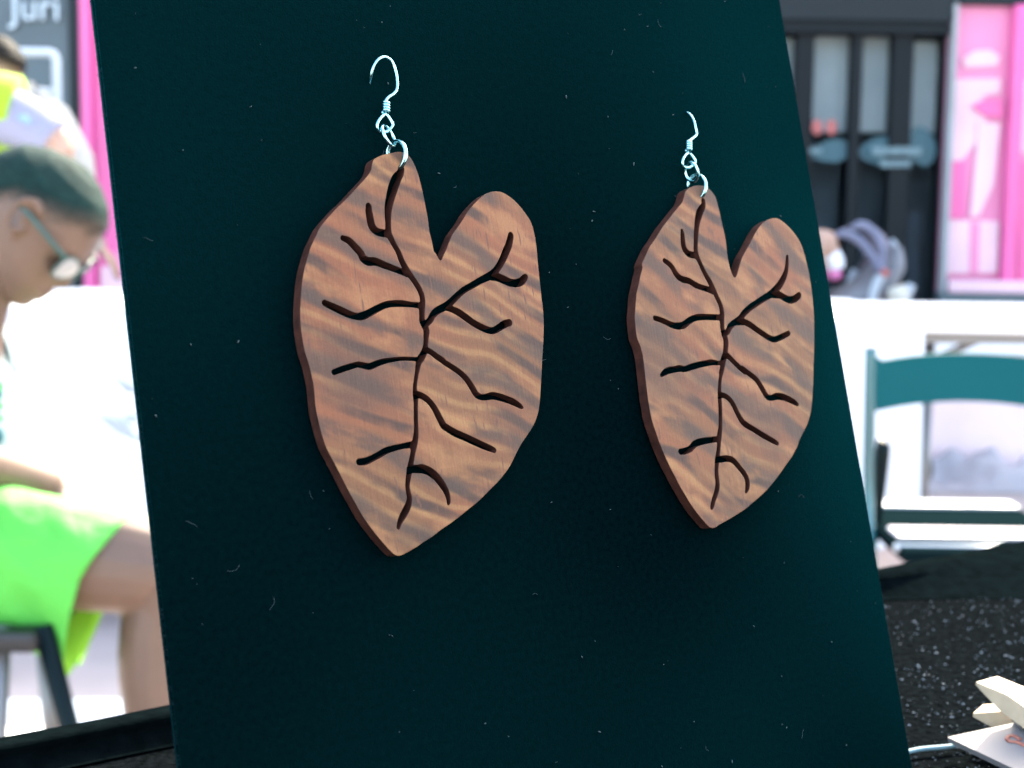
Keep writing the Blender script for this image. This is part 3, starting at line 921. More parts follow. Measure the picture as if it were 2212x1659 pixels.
# shorts: waist block and two wide legs with open hems
bm = bmesh.new()
bm_loft(bm, [hip + Vector((-.02, 0, .10)), hip + Vector((0, 0, .03)), hip + Vector((.02, 0, -.06)), hip + Vector((.02, 0, -.10))], [(.135, .18), (.145, .185), (.14, .18), (.08, .10)], 28, ref=(1, 0, 0))
for k_, y_ in ((kn, -.09), (kf, .11)):
    hp = hip + Vector((.02, y_ * .8, -.01))
    e0 = k_ + Vector((-.072 if y_ < 0 else -.055, 0, .0))
    ax = (e0 - hp)
    NR = 30
    ts = [k / NR for k in range(NR + 1)]
    rings = bm_loft(bm, [hp + ax * q_ for q_ in ts], [(float(np.interp(q_, [0, .3, .55, .78, 1], [.10, .104, .099, .097, .100])), float(np.interp(q_, [0, .3, .55, .78, 1], [.10, .10, .092, .088, .086]))) for q_ in ts], 72, ref=(0, 0, 1), cap=False)
    for ri, ring in enumerate(rings):
        t = ts[ri]
        ctr = hp + ax * t
        for v in ring:
            rv = v.co - ctr
            zz = rv.z
            # soft slanting folds in the cloth
            fo = mn.noise(Vector((v.co.x * 9 + v.co.z * 14, v.co.y * 5, v.co.z * 3 - v.co.x * 2))) + 0.5 * mn.noise(Vector((v.co.x * 22 + v.co.z * 30, v.co.y * 8, v.co.z * 5)))
            v.co += rv.normalized() * (.013 * fo)
            v.co.x += t * t * (.046 * (zz / .11) - .022)
            if zz > 0: v.co.z -= .020 * t * t * (zz / .1)
            if zz < 0: v.co.z -= .066 * t * t * (-zz / .1)
sh_o = from_bm('shorts', bm, [M['shorts'], M['shorts_lining']], boy, True)
sol = sh_o.modifiers.new('thick', 'SOLIDIFY')
sol.thickness = 0.003
sol.offset = -1
sol.material_offset = 1
# glasses
gla = empty('glasses', boy.location)
tag(gla, 'teal rimmed glasses with pale lenses on the seated person', 'glasses')
for sd_ in (-1, 1):
    pts = [HM @ Vector((-.012, sd_ * .078, .012)), HM @ Vector((.02, sd_ * .080, .012)), HM @ Vector((.06, sd_ * .073, .008)), HM @ Vector((.086, sd_ * .062, .004))]
    tube('temple_arm', pts, [(.0036, .0015)] * 4, M['glasses'], gla, 8, n=4, ref=tuple(HM.to_3x3() @ Vector((0, 0, 1))))
    bm = bmesh.new()
    ring = []
    for k in range(24):
        a = 2 * math.pi * k / 24
        ring.append(HM @ Vector((.098 - .004 * abs(math.sin(a)) - abs(.034 + .026 * math.cos(a)) * .22, sd_ * (.034 + .026 * math.cos(a)), -.012 + .019 * math.sin(a))))
    bm_loft(bm, ring, .0022, 8, closed=True)
    rim = from_bm('rim', bm, M['glasses'], gla, True)
    bm = bmesh.new()
    ctr = sum(ring, Vector()) / 24
    nv = HM.to_3x3() @ Vector((.0018, 0, 0))
    fa = [bm.verts.new(q * .97 + ctr * .03 + nv * .5) for q in ring]
    fb = [bm.verts.new(q * .97 + ctr * .03 - nv * .5) for q in ring]
    bm.faces.new(fa)
    bm.faces.new(list(reversed(fb)))
    for k in range(24): bm.faces.new((fa[k], fb[k], fb[(k + 1) % 24], fa[(k + 1) % 24]))
    from_bm('lens', bm, M['lens'], gla)
tube('bridge', [HM @ Vector((.094, -.009, -.006)), HM @ Vector((.100, 0, -.003)), HM @ Vector((.094, .009, -.006))], .002, M['glasses'], gla, 8, n=3)

# chair under the boy
M['black_seat'] = mat('black_seat', (0.00304, 0.00456, 0.00532), 0.5)
bc = empty('stool', (bp_(-60, 1330).x + boy.location.x, BY, 0))
tag(bc, 'black stool with grey steel legs under the seated person', 'stool')
zs_ = at(40, 1345, BY - .15).z
box('seat', (-.22, -.2, zs_ - .03), (.155, .2, zs_), M['black_seat'], bc, 0.01)
def bq(px, py, dy):
    p = at(px, py, BY + dy)
    return Vector((p.x - bc.location.x, dy, p.z))
for q0, q1, dy in (((92, 1352), (158, 1600), -.17), ((88, 1352), (120, 1640), .17), ((2, 1352), (-8, 1600), -.17), ((-150, 1352), (-200, 1600), .17)):
    a, b_ = bq(*q0, dy), bq(*q1, dy)
    d = (b_ - a)
    b_ = a + d * (-(a.z) / d.z)
    tube('leg', [a, b_], 0.014, M['grey_metal'] if q0[0] != 92 else M['teal_dark'], bc, 10)
# --- second person, neon shirt, behind the table
NY = 4.62
nb = at(-40, 300, NY)
ne = empty('person', (nb.x, NY, 0))
tag(ne, 'standing person in neon yellow shirt with lavender sleeve at upper left', 'person')
def np_(px, py, dy=0.0):
    p = at(px, py, NY + dy)
    return Vector((p.x - nb.x, dy, p.z))
NM = Matrix.Translation(np_(-20, 150)) @ Matrix.Rotation(R(25), 4, 'Y') @ Matrix.Rotation(R(-15), 4, 'Z')
bm = bmesh.new()
head_verts(bm, NM)
for sd_ in (-1, 1): ear(bm, NM, sd_)
nn = np_(-45, 215)
bm_loft(bm, [NM @ Vector((-.02, 0, -.05)), nn, nn + Vector((-.02, 0, -.06))], [.05, .05, .07], 14)
nh = Vector((nn.x - .12, 0, .82))
bm_loft(bm, [nn + Vector((-.01, 0, -.04)), nn + Vector((-.03, 0, -.12)), nn.lerp(nh, .5), nh, nh + Vector((0, 0, -.1))], [(.05, .08), (.09, .17), (.10, .15), (.11, .15), (.10, .14)], 18, ref=(1, 0, 0))
for y_ in (-.08, .08):
    bm_loft(bm, [nh + Vector((0, y_, -.04)), Vector((nh.x + .02, y_, .45)), Vector((nh.x, y_, .08)), Vector((nh.x, y_, .03))], [.085, .058, .036, .038], 14)
    bm_loft(bm, [Vector((nh.x - .04, y_, .035)), Vector((nh.x + .08, y_, .035)), Vector((nh.x + .16, y_, .02))], [(.035, .035), (.03, .04), (.012, .035)], 10, ref=(0, 0, 1))
s_ = np_(15, 235, -.14)
elb = np_(120, 305, -.17)
wr = np_(118, 440, -.12)
bm_loft(bm, smooth_path([s_ + Vector((-.06, .06, 0)), s_, elb, elb.lerp(wr, .5), wr], 4), [float(x) for x in np.interp(np.linspace(0, 1, 17), [0, .25, .5, .75, 1], [.06, .055, .046, .04, .026])], 14)
hand(bm, wr, (.1, .2, -1), (1, 0, 0), .8)
s2 = s_ + Vector((-.02, .30, 0))
e2, w2 = s2 + Vector((.06, .03, -.24)), s2 + Vector((.2, 0, -.40))
bm_loft(bm, smooth_path([s2, s2.lerp(e2, .5), e2, w2], 4), [float(x) for x in np.interp(np.linspace(0, 1, 13), [0, .5, 1], [.055, .042, .026])], 14)
hand(bm, w2, (.6, 0, -.8), (.8, 0, .6), .8)
remesh(from_bm('body', bm, M['skin_light'], ne), 0.006, 3)
hair_cap('hair', NM, lambda p: (.038 if p.x > .03 else (.038 - .9 * (.03 - p.x) if p.x > -.05 else -.05)), M['hair_dark'], ne, 0.010)
bm = bmesh.new()
bm_loft(bm, smooth_path([nn + Vector((-.0, 0, -.035)), nn + Vector((-.02, 0, -.07)), nn + Vector((-.03, 0, -.13)), nn.lerp(nh, .5), nh + Vector((0, 0, -.03))], 4), [(float(np.interp(t, [0, .25, .5, .75, 1], [.07, .10, .115, .12, .13])), float(np.interp(t, [0, .25, .5, .75, 1], [.08, .14, .19, .175, .17]))) for t in np.linspace(0, 1, 17)], 26, ref=(1, 0, 0))
bm_loft(bm, [s_ + Vector((-.10, .06, -.02)), s_ + Vector((-.03, .0, .012)), s_ + Vector((.03, 0, .004))], [.085, .098, .092], 18)
sn = from_bm('shirt', bm, M['neon'], ne, True)
slv = tube('sleeve', [s_ + Vector((.012, 0, -.025)), s_.lerp(elb, .4) + Vector((0, 0, -.004)), s_.lerp(elb, .8), s_.lerp(elb, 1.0)], [.083, .076, .070, .072], M['lavender'], ne, 18, n=3)
p = s_.lerp(elb, .5)
tube('emblem', [p + Vector((-.012, -.080, .018)), p + Vector((.01, -.0805, .012)), p + Vector((.022, -.079, .0))], [(.006, .004), (.010, .004), (.005, .004)], M['blue_print'], slv, 8, n=3, ref=(0, 0, 1))
# beige bag behind that person
bgp = at(140, 270, 4.75)
bag = empty('canvas_bag', (bgp.x, 4.75, 0))
tag(bag, 'pale beige canvas bag hanging on the white rack behind the neon shirt', 'bag')
bm = bmesh.new()
bm_loft(bm, [(-.03, 0, bgp.z - .40), (-.02, 0, bgp.z - .36), (-.03, 0, bgp.z - .1), (-.06, 0, bgp.z + .03), (-.09, 0, bgp.z + .085)], [(.10, .05), (.13, .08), (.115, .075), (.075, .05), (.03, .015)], 20, ref=(1, 0, 0))
from_bm('pouch', bm, M['beige'], bag, True)
tube('strap', [(-.10, 0, bgp.z + .08), (-.12, .06, bgp.z + .13), (-.10, .14, bgp.z + .08)], 0.006, M['beige'], bag, 8, n=4)

# --- toddler in the stroller, only a leg shows beside the board
tb = at(1735, 560, SY)
td = empty('person', (tb.x, SY - .05, 0))
tag(td, 'small child sitting in the stroller, bare leg, white sock and pink shoe', 'person')
def tp(px, py, dy=0.0):
    p = at(px, py, SY)
    return Vector((p.x - tb.x, dy, p.z))
bm = bmesh.new()
TM = Matrix.Translation(tp(1700, 430)) @ Matrix.Scale(.82, 4)
head_verts(bm, TM)
bm_loft(bm, [tp(1698, 470), tp(1695, 500), tp(1695, 560), tp(1705, 610)], [(.04, .04), (.07, .10), (.08, .10), (.08, .11)], 16, ref=(1, 0, 0))
for y_ in (-.07, .07):
    bm_loft(bm, smooth_path([tp(1705, 590, y_), tp(1740, 545, y_), tp(1766, 515, y_), tp(1778, 535, y_), tp(1788, 570, y_)], 4), [float(x) for x in np.interp(np.linspace(0, 1, 17), [0, .4, .6, 1], [.055, .045, .036, .026])], 12)
    bm_loft(bm, [tp(1700, 500, y_ * 1.5), tp(1715, 540, y_ * 2), tp(1735, 555, y_ * 1.6)], [.03, .025, .018], 10)
    hand(bm, tp(1735, 555, y_ * 1.6), (1, 0, -.2), (0, 0, 1), .5)
remesh(from_bm('body', bm, M['skin_light'], td), 0.006, 3)
for y_ in (-.07, .07):
    tube('sock', [tp(1779, 548, y_), tp(1787, 562, y_), tp(1789, 578, y_)], [.038, .036, .032], M['cloth_white'], td, 12, n=3)
    tube('shoe', [tp(1778, 590, y_), tp(1788, 586, y_), tp(1797, 580, y_)], [(.020, .024), (.030, .028), (.020, .024)], M['pink_shoe'], td, 12, n=3)
tube('shirt', [tp(1698, 480), tp(1695, 510), tp(1695, 560), tp(1705, 615)], [(.05, .06), (.085, .12), (.095, .12), (.095, .12)], M['cloth_white'], td, 16, n=3, ref=(1, 0, 0))
hair_cap('hair', TM, lambda p: (.04 if p.x > .03 else -.03), M['hair_dark'], td, 0.006)

# ------------------------------------------------------------------ the stall table, its cloth and rim
TABLE_Z = CAM_Z - 0.140
RIM_Z = CAM_Z - 0.131
tab = empty('stall_table', (0.1, 0.6, 0))
tag(tab, 'stall table covered in black glitter cloth under the display board', 'table')
# a table standing square with the board: its long side runs along the board's own direction
TH = R(38.53)
HV = Vector((math.cos(TH), math.sin(TH), 0))
BV = Vector((-math.sin(TH), math.cos(TH), 0))
rimA, rimB = at_z(0, 1614, RIM_Z), at_z(2212, 1180, RIM_Z)
rdir = (rimB - rimA).normalized()
rA, rB = rimA - rdir * 0.5, rimB + rdir * 0.5
nrm = Vector((-rdir.y, rdir.x, 0))            # away from the camera
off = tab.location
bm = bmesh.new()
f0, f1 = rA - nrm * 0.8, rB - nrm * 0.8
b0, b1 = rA + nrm * 0.012, rB + nrm * 0.012
def V3(p, z): return Vector((p.x, p.y, z)) - off
top = [bm.verts.new(V3(p, TABLE_Z)) for p in (f0, f1, b1, b0)]
bot = [bm.verts.new(V3(p, TABLE_Z - .03)) for p in (f0, f1, b1, b0)]
bm.faces.new(top)
bm.faces.new(list(reversed(bot)))
for i in range(4): bm.faces.new((top[i], bot[i], bot[(i + 1) % 4], top[(i + 1) % 4]))
from_bm('table_top', bm, M['velvet_dark'], tab)
for p in (f0 + nrm * .06 + rdir * .06, f1 + nrm * .06 - rdir * .06, b1 - nrm * .06 - rdir * .06, b0 - nrm * .06 + rdir * .06):
    tube('leg', [V3(p, TABLE_Z - .03), V3(p, 0)], 0.018, M['grey_metal'], tab, 10)
# black cloth covering the top, coarse and bumpy
bm = bmesh.new()
ca, cb_ = at_z(1890, 1300, TABLE_Z + .002), at_z(2320, 1297, TABLE_Z + .002)
pa, pb_ = f0, f1
def cl_pt(p): return Vector((p.x, p.y, TABLE_Z + .002)) - off
vsn = [bm.verts.new(cl_pt(p)) for p in (f0 + rdir * .002, f1 - rdir * .002, rB - nrm * .002, rA - nrm * .002)]
bm.faces.new(vsn)
M['glitter_cloth'] = mat('black_glitter_cloth', (0.0022, 0.0030, 0.0034), 0.85, var=0.6, vscale=450, bump=1.0, bscale=520, spec=0.0)
gcl = from_bm('cloth', bm, M['glitter_cloth'], tab)
# sloping velvet roll along the back edge
bm = bmesh.new()
N = 40
rows = []
for i in range(N + 1):
    t = i / N
    q = rA.lerp(rB, t)
    s_m = (q - rimA).length / (rimB - rimA).length if (q - rimA).dot(rdir) > 0 else 0
    foot = 0.006 + 0.062 * max(0.0, min(1.4, (s_m - 0.78) / 0.22))
    hgt = RIM_Z - TABLE_Z
    sec = [(-foot, 0.0025), (-foot * .55, hgt * .42), (-foot * .18, hgt * .80), (-.002, hgt * .97), (.002, hgt), (.007, hgt * .96), (.012, hgt * .8), (.0125, -.03)]
    rows.append([bm.verts.new(V3(q + nrm * a, TABLE_Z + z + 0.0008 * mn.noise(Vector((t * 60, a * 90, 0))))) for a, z in sec])
for i in range(N):
    for j in range(len(rows[0]) - 1): bm.faces.new((rows[i][j], rows[i + 1][j], rows[i + 1][j + 1], rows[i][j + 1]))
from_bm('edge_roll', bm, M['roll'], tab, True)
# pale glitter flecks caught in the cloth
bm = bmesh.new()
cnt = 0
bm2 = bmesh.new()
while cnt < 900:
    px, py = random.uniform(1880, 2330), random.uniform(1290, 1720)
    p = at_z(px, py, TABLE_Z + .0025)
    sz = random.choice((.00016, .0002, .00025, .0003, .0004)) * random.uniform(.55, 1.05)
    if (p - rimA).dot(nrm) > -.01: continue
    if mn.noise(Vector((p.x * 70, p.y * 70, 0))) < random.uniform(-.45, .25): continue
    k = random.randint(5, 7)
    bx_ = bm if random.random() < .62 else bm2
    ph0 = random.uniform(0, 6.28)
    el = random.uniform(.5, 1.0)
    base = []
    for i in range(k):
        a = ph0 + 2 * math.pi * i / k
        rr = sz * random.uniform(.6, 1.2)
        base.append(bx_.verts.new(p - off + Vector((rr * 1.5 * math.cos(a), rr * el * math.sin(a), -.0001))))
    tp_ = bx_.verts.new(p - off + Vector((0, 0, sz * random.uniform(.5, 1.1))))
    for i in range(k): bx_.faces.new((base[i], base[(i + 1) % k], tp_))
    cnt += 1
M['fleck_dim'] = mat('dim_fleck', (0.03, 0.034, 0.038), 0.6)
fl = from_bm('glitter_flecks', bm, M['fleck_dim'], tab)
fl['kind'] = 'stuff'
fl = from_bm('glitter_flecks', bm2, M['fleck'], tab)
fl['kind'] = 'stuff'

# ------------------------------------------------------------------ display board with its velvet face
PHI = R(15.053)
VV = Vector((-math.sin(TH) * math.sin(PHI), math.cos(TH) * math.sin(PHI), math.cos(PHI)))
NV = HV.cross(VV)
D0 = 0.230                                    # distance of the leaf faces' plane from the camera
def basis(u, v, n):
    o = CAMP + HV * u + VV * v + NV * (n - D0)
    return Matrix(((HV.x, VV.x, NV.x, o.x), (HV.y, VV.y, NV.y, o.y), (HV.z, VV.z, NV.z, o.z), (0, 0, 0, 1)))
BN = -0.0032                                  # board face lies 3.2 mm behind the leaf faces
ub = 0.195
vb = (TABLE_Z + .003 - CAMP.z - NV.z * (BN - D0)) / VV.z
board = empty('display_board', mw=basis(ub, vb, BN))
tag(board, 'black velvet covered display board leaning on the table behind both earrings', 'display board')
def edge_u(v, left):
    if left: a, b_ = (.108632, .096874), (.106555, -.030127)
    else: a, b_ = (.282745, .113611), (.283365, -.067942)
    return a[0] + (b_[0] - a[0]) * (v - a[1]) / (b_[1] - a[1])
vt = 0.150
bm = bmesh.new()
cor = [(edge_u(vb, 1), vb), (edge_u(vb, 0), vb), (edge_u(vt, 0), vt), (edge_u(vt, 1), vt)]
fr = [bm.verts.new((u - ub, v - vb, 0)) for u, v in cor]
bk = [bm.verts.new((u - ub, v - vb, -.0013)) for u, v in cor]
bm.faces.new(fr)
bm.faces.new(list(reversed(bk)))
for i in range(4): bm.faces.new((fr[i], bk[i], bk[(i + 1) % 4], fr[(i + 1) % 4]))
bmesh.ops.bevel(bm, geom=list(bm.edges), offset=.0003, segments=2, affect='EDGES')
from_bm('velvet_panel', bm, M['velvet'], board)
# folding strut behind the board
bm = bmesh.new()
def bl(u, v, n): return Vector((u - ub, v - vb, n))
# world-vertical strut foot on the table
M['card_black'] = mat('black_card', (0.0076, 0.00912, 0.00988), 0.8)
um = 0.195
hinge = bl(um, 0.05, -.0016)
inv = board.matrix_world.inverted()
hw_ = board.matrix_world @ hinge
foot_w = Vector((hw_.x, hw_.y, 0)) + BV * 0.030
foot = inv @ Vector((foot_w.x, foot_w.y, TABLE_Z + .003))
for q in (hinge, foot):
    for dx in (-.025, .025):
        for dz in (0, -.002): bm.verts.new(q + Vector((dx, 0, dz)))
bm.verts.ensure_lookup_table()
vv = bm.verts
for f in ((0, 2, 6, 4), (1, 5, 7, 3), (0, 1, 3, 2), (4, 6, 7, 5), (0, 4, 5, 1), (2, 3, 7, 6)): bm.faces.new([vv[i] for i in f])
from_bm('strut', bm, M['card_black'], board)
# lint caught on the velvet: specks and hairs
bm = bmesh.new()
def clear_of(u, v): return True
for i in range(165):
    v = random.uniform(-.072, .112)
    u = random.uniform(edge_u(v, 1) + .002, edge_u(v, 0) - .002)
    z = .00012
    if random.random() < .86:
        sz = random.choice((.00005, .00006, .00007, .00009, .00011, .00016))
        ax = random.uniform(0, 3.14)
        el = random.uniform(1.0, 2.6)
        pts = [bl(u, v, z) + Vector((math.cos(ax), math.sin(ax), 0)) * sz * el * t for t in (-1, 0, 1)]
        bm_loft(bm, pts, [sz * .4, sz, sz * .45], 5)
    else:
        ln = random.uniform(.0006, .0028)
        a0 = random.uniform(0, 6.28)
        pts = [bl(u, v, z)]
        for k in range(6):
            a0 += random.uniform(-.6, .6)
            pts.append(pts[-1] + Vector((math.cos(a0), math.sin(a0), random.uniform(-.1, .1))) * ln / 6)
        bm_loft(bm, pts, .000032, 4)
li = from_bm('lint', bm, M['lint'], board, True)
li['kind'] = 'stuff'
# short pile standing out along the board's edges
bm = bmesh.new()
for i in range(5200):
    left = random.random() < .45
    v = random.uniform(vb, .13)
    u = edge_u(v, left)
    sgn = -1 if left else 1
    ln = random.uniform(.00012, .00042)
    p = bl(u - sgn * .0003, v, random.uniform(-.0011, -.0001))
    d = Vector((sgn * ln + sgn * .0003, random.uniform(-.6, .6) * ln, random.uniform(-.3, .5) * ln))
    wv = Vector((0, .00005, .00002))
    bm.faces.new([bm.verts.new(p - wv), bm.verts.new(p + wv), bm.verts.new(p + d)])
pl_ = from_bm('velvet_pile', bm, M['pile'], board)
pl_['kind'] = 'stuff'

# ------------------------------------------------------------------ the two leaf earrings
def contour(outline, veins, step=0.00014):
    """signed distance to (leaf outline minus the sawn veins), traced into closed loops (metres)"""
    P = np.array([[p.x, p.y] for p in smooth_path([(x, y, 0) for x, y in outline], 4, True)])
    lo = P.min(0) - .7
    hi = P.max(0) + .7
    st_ = step * 1000
    xs = np.arange(lo[0], hi[0], st_)
    ys = np.arange(lo[1], hi[1], st_)
    X, Y = np.meshgrid(xs, ys)
    def segd(ax, ay, bx, by, x, y):
        dx, dy = bx - ax, by - ay
        t = np.clip(((x - ax) * dx + (y - ay) * dy) / (dx * dx + dy * dy + 1e-12), 0, 1)
        return np.hypot(x - ax - t * dx, y - ay - t * dy), t
    d = np.full(X.shape, 9.0)
    ins = np.zeros(X.shape, bool)
    for i in range(len(P)):
        a, b_ = P[i - 1], P[i]
        mk = (X > min(a[0], b_[0]) - 2) & (X < max(a[0], b_[0]) + 2) & (Y > min(a[1], b_[1]) - 2) & (Y < max(a[1], b_[1]) + 2)
        if mk.any():
            q, _ = segd(a[0], a[1], b_[0], b_[1], X[mk], Y[mk])
            d[mk] = np.minimum(d[mk], q)
        cr = ((a[1] > Y) != (b_[1] > Y))
        with np.errstate(divide='ignore', invalid='ignore'):
            xi = (b_[0] - a[0]) * (Y - a[1]) / (b_[1] - a[1]) + a[0]
        ins ^= cr & (X < xi)
    F = np.where(ins, d, -d)                  # positive inside
    for vi, ve in enumerate(veins):
        pp = smooth_path([(x, y, r_) for x, y, r_ in ve], 3)
        for a, b_ in zip(pp[:-1], pp[1:]):
            mk = (X > min(a.x, b_.x) - 2) & (X < max(a.x, b_.x) + 2) & (Y > min(a.y, b_.y) - 2) & (Y < max(a.y, b_.y) + 2)
            if not mk.any(): continue
            q, t = segd(a.x, a.y, b_.x, b_.y, X[mk], Y[mk])
            q = q - 1.08 * (a.z + (b_.z - a.z) * t)
            F[mk] = np.minimum(F[mk], q)
    # soften
    for _ in range(2):
        G = F.copy()
        G[1:-1, 1:-1] = (F[1:-1, 1:-1] * 4 + F[:-2, 1:-1] + F[2:, 1:-1] + F[1:-1, :-2] + F[1:-1, 2:]) / 8
        F = G
    # marching squares
    segs = {}
    ny, nx = F.shape
    sg = F > 0
    mixed = ~((sg[:-1, :-1] == sg[1:, :-1]) & (sg[:-1, :-1] == sg[:-1, 1:]) & (sg[:-1, :-1] == sg[1:, 1:]))
    pt = {}
    def ept(key):
        if key not in pt:
            (j, i), (j2, i2) = key
            a, b_ = F[j, i], F[j2, i2]
            t = a / (a - b_)
            pt[key] = (xs[i] + (xs[i2] - xs[i]) * t, ys[j] + (ys[j2] - ys[j]) * t)
        return key
    nxt = {}
    for j, i in zip(*np.nonzero(mixed)):
        c4 = [(j, i), (j, i + 1), (j + 1, i + 1), (j + 1, i)]
        e = []
        for k in range(4):
            a, b_ = c4[k], c4[(k + 1) % 4]
            if sg[a] != sg[b_]: e.append((ept((min(a, b_), max(a, b_))), sg[a]))
        ent = [q[0] for q in e if q[1]]
        ext = [q[0] for q in e if not q[1]]
        if len(ent) == 1: nxt[ent[0]] = ext[0]
        else:
            ks = [q[0] for q in e]
            for q0, flag in e:
                if flag: nxt[q0] = ks[(ks.index(q0) + 1) % 4]
    loops = []
    left = set(nxt)
    while left:
        k0 = next(iter(left))
        lp, k = [], k0
        while k in left:
            left.discard(k)
            lp.append(pt[k])
            k = nxt[k]
        if len(lp) > 20: loops.append(np.array(lp) / 1000)
    return loops

def thin_loop(lp, tol=1.2e-5):
    """drop points of a closed loop that lie within tol of the chord"""
    n = len(lp)
    keep = np.zeros(n, bool)
    a = 0
    b_ = int(np.argmax(np.hypot(*(lp - lp[0]).T)))
    keep[[a, b_]] = True
    stack = [(a, b_), (b_, a + n)]
    while stack:
        i, j = stack.pop()
        if j - i < 2: continue
        idx = np.arange(i + 1, j) % n
        p, q = lp[i % n], lp[j % n]
        dv = q - p
        L_ = np.hypot(*dv)
        dd = np.abs((lp[idx, 0] - p[0]) * dv[1] - (lp[idx, 1] - p[1]) * dv[0]) / L_ if L_ > 1e-9 else np.hypot(*(lp[idx] - p).T)
        m_ = int(np.argmax(dd))
        if dd[m_] > tol:
            k = i + 1 + m_
            keep[k % n] = True
            stack += [(i, k), (k, j)]
    return lp[keep]

THICK = 0.0026
def leaf(name, outline, veins, wood, parent):
    loops = [thin_loop(q) for q in contour(outline, veins)]
    cu = bpy.data.curves.new(name, 'CURVE')
    cu.dimensions = '2D'
    cu.fill_mode = 'BOTH'
    bev = 0.00009
    cu.extrude = THICK / 2 - bev
    cu.bevel_depth = bev
    cu.bevel_resolution = 1
    cu.offset = -bev
    for lp in loops:
        sp_ = cu.splines.new('POLY')
        sp_.points.add(len(lp) - 1)
        for k, (x, y) in enumerate(lp): sp_.points[k].co = (x, y, 0, 1)
        sp_.use_cyclic_u = True
    tmp = bpy.data.objects.new('tmp', cu)
    COL.objects.link(tmp)
    dg = bpy.context.evaluated_depsgraph_get()
    me = bpy.data.meshes.new_from_object(tmp.evaluated_get(dg))
    bpy.data.objects.remove(tmp)
    me.transform(Matrix.Translation((0, 0, -THICK / 2)))
    me.materials.clear()
    o = link(name, me, [wood, M['burnt']], parent)
    for p in me.polygons:
        p.material_index = 0 if abs(p.normal.z) > .55 else 1
        p.use_smooth = False
    return o

def mm(p, z=0.0): return Vector((p[0] * .001, p[1] * .001, z))
def ring_pts(ctr, e1, e2, r1, r2, n=36): return [ctr + e1 * (r1 * math.cos(2 * math.pi * k / n)) + e2 * (r2 * math.sin(2 * math.pi * k / n)) for k in range(n)]

def earring(lab, uv0, outline, veins, wood, wire, coil, eye, small, small_turn, big, big_turn, wz):
    e = empty('leaf_earring', mw=basis(uv0[0], uv0[1], 0))
    tag(e, lab, 'earring', 'pair of wooden leaf earrings')
    leaf('wooden_leaf', outline, veins, wood, e)
    WR = 0.00031
    z0 = -0.0012
    wp = [mm(p, z) for p, z in zip(wire, wz)]
    P = smooth_path(wp, 6)
    ew = tube('ear_wire', P, [WR * (.62 if i == 0 else (.85 if i < 4 else 1)) for i in range(len(P))], M['silver'], e, 12)
    # eye below the coil, part of the same wire, and the wrapped coil
    tube('eye_loop', [mm(p, z0 + .0002 * math.sin(i)) for i, p in enumerate(eye)], WR, M['silver'], ew, 12, n=5)
    c0, c1 = mm(coil[0], z0), mm(coil[1], z0)
    ax = (c1 - c0)
    e1 = Vector((ax.y, -ax.x, 0)).normalized()
    e2 = Vector((0, 0, 1))
    turns = 4
    pts = [c0 + ax * (k / 80) + e1 * (.00062 * math.cos(2 * math.pi * turns * k / 80)) + e2 * (.00062 * math.sin(2 * math.pi * turns * k / 80)) for k in range(81)]
    tube('wire_coil', pts, WR * .82, M['silver'], ew, 10)
    tube('wire_core', [c0 - ax * .05, c1 + ax * .05], WR, M['silver'], ew, 8)
    # small jump ring through the eye
    s0, s1, s2_ = mm(small[0], z0), mm(small[1], z0), mm(small[2], z0)
    d1 = (s2_ - s0)
    L_ = d1.length / 2 + .0001
    d1.normalize()
    sd_ = Vector((d1.y, -d1.x, 0))
    d2 = (sd_ * math.cos(small_turn) + Vector((0, 0, 1)) * math.sin(small_turn)).normalized()
    tube('small_jump_ring', ring_pts(s1, d1, d2, L_, L_ * .92), WR * 1.05, M['silver'], e, 12, closed=True)
    # large double-wire jump ring through the hole in the leaf and round its top edge
    b0_, bc_ = mm(big[0], 0), mm(big[1], 0)
    rad = .00235
    ctr = Vector((bc_.x, bc_.y - .0002, -THICK / 2))
    t1 = Vector((math.sin(big_turn), math.cos(big_turn), 0)).normalized()
    t2 = (Vector((0, 0, 1)) * math.cos(.25) + Vector((t1.y, -t1.x, 0)) * math.sin(.25)).normalized()
    sd_ = t1.cross(t2)
    bm = bmesh.new()
    for o_ in (-.00022, .00022): bm_loft(bm, [q + sd_ * o_ for q in ring_pts(ctr, t1, t2, rad * 1.2, rad)], WR * .9, 12, closed=True)
    from_bm('large_jump_ring', bm, M['silver'], e, True)
    return e
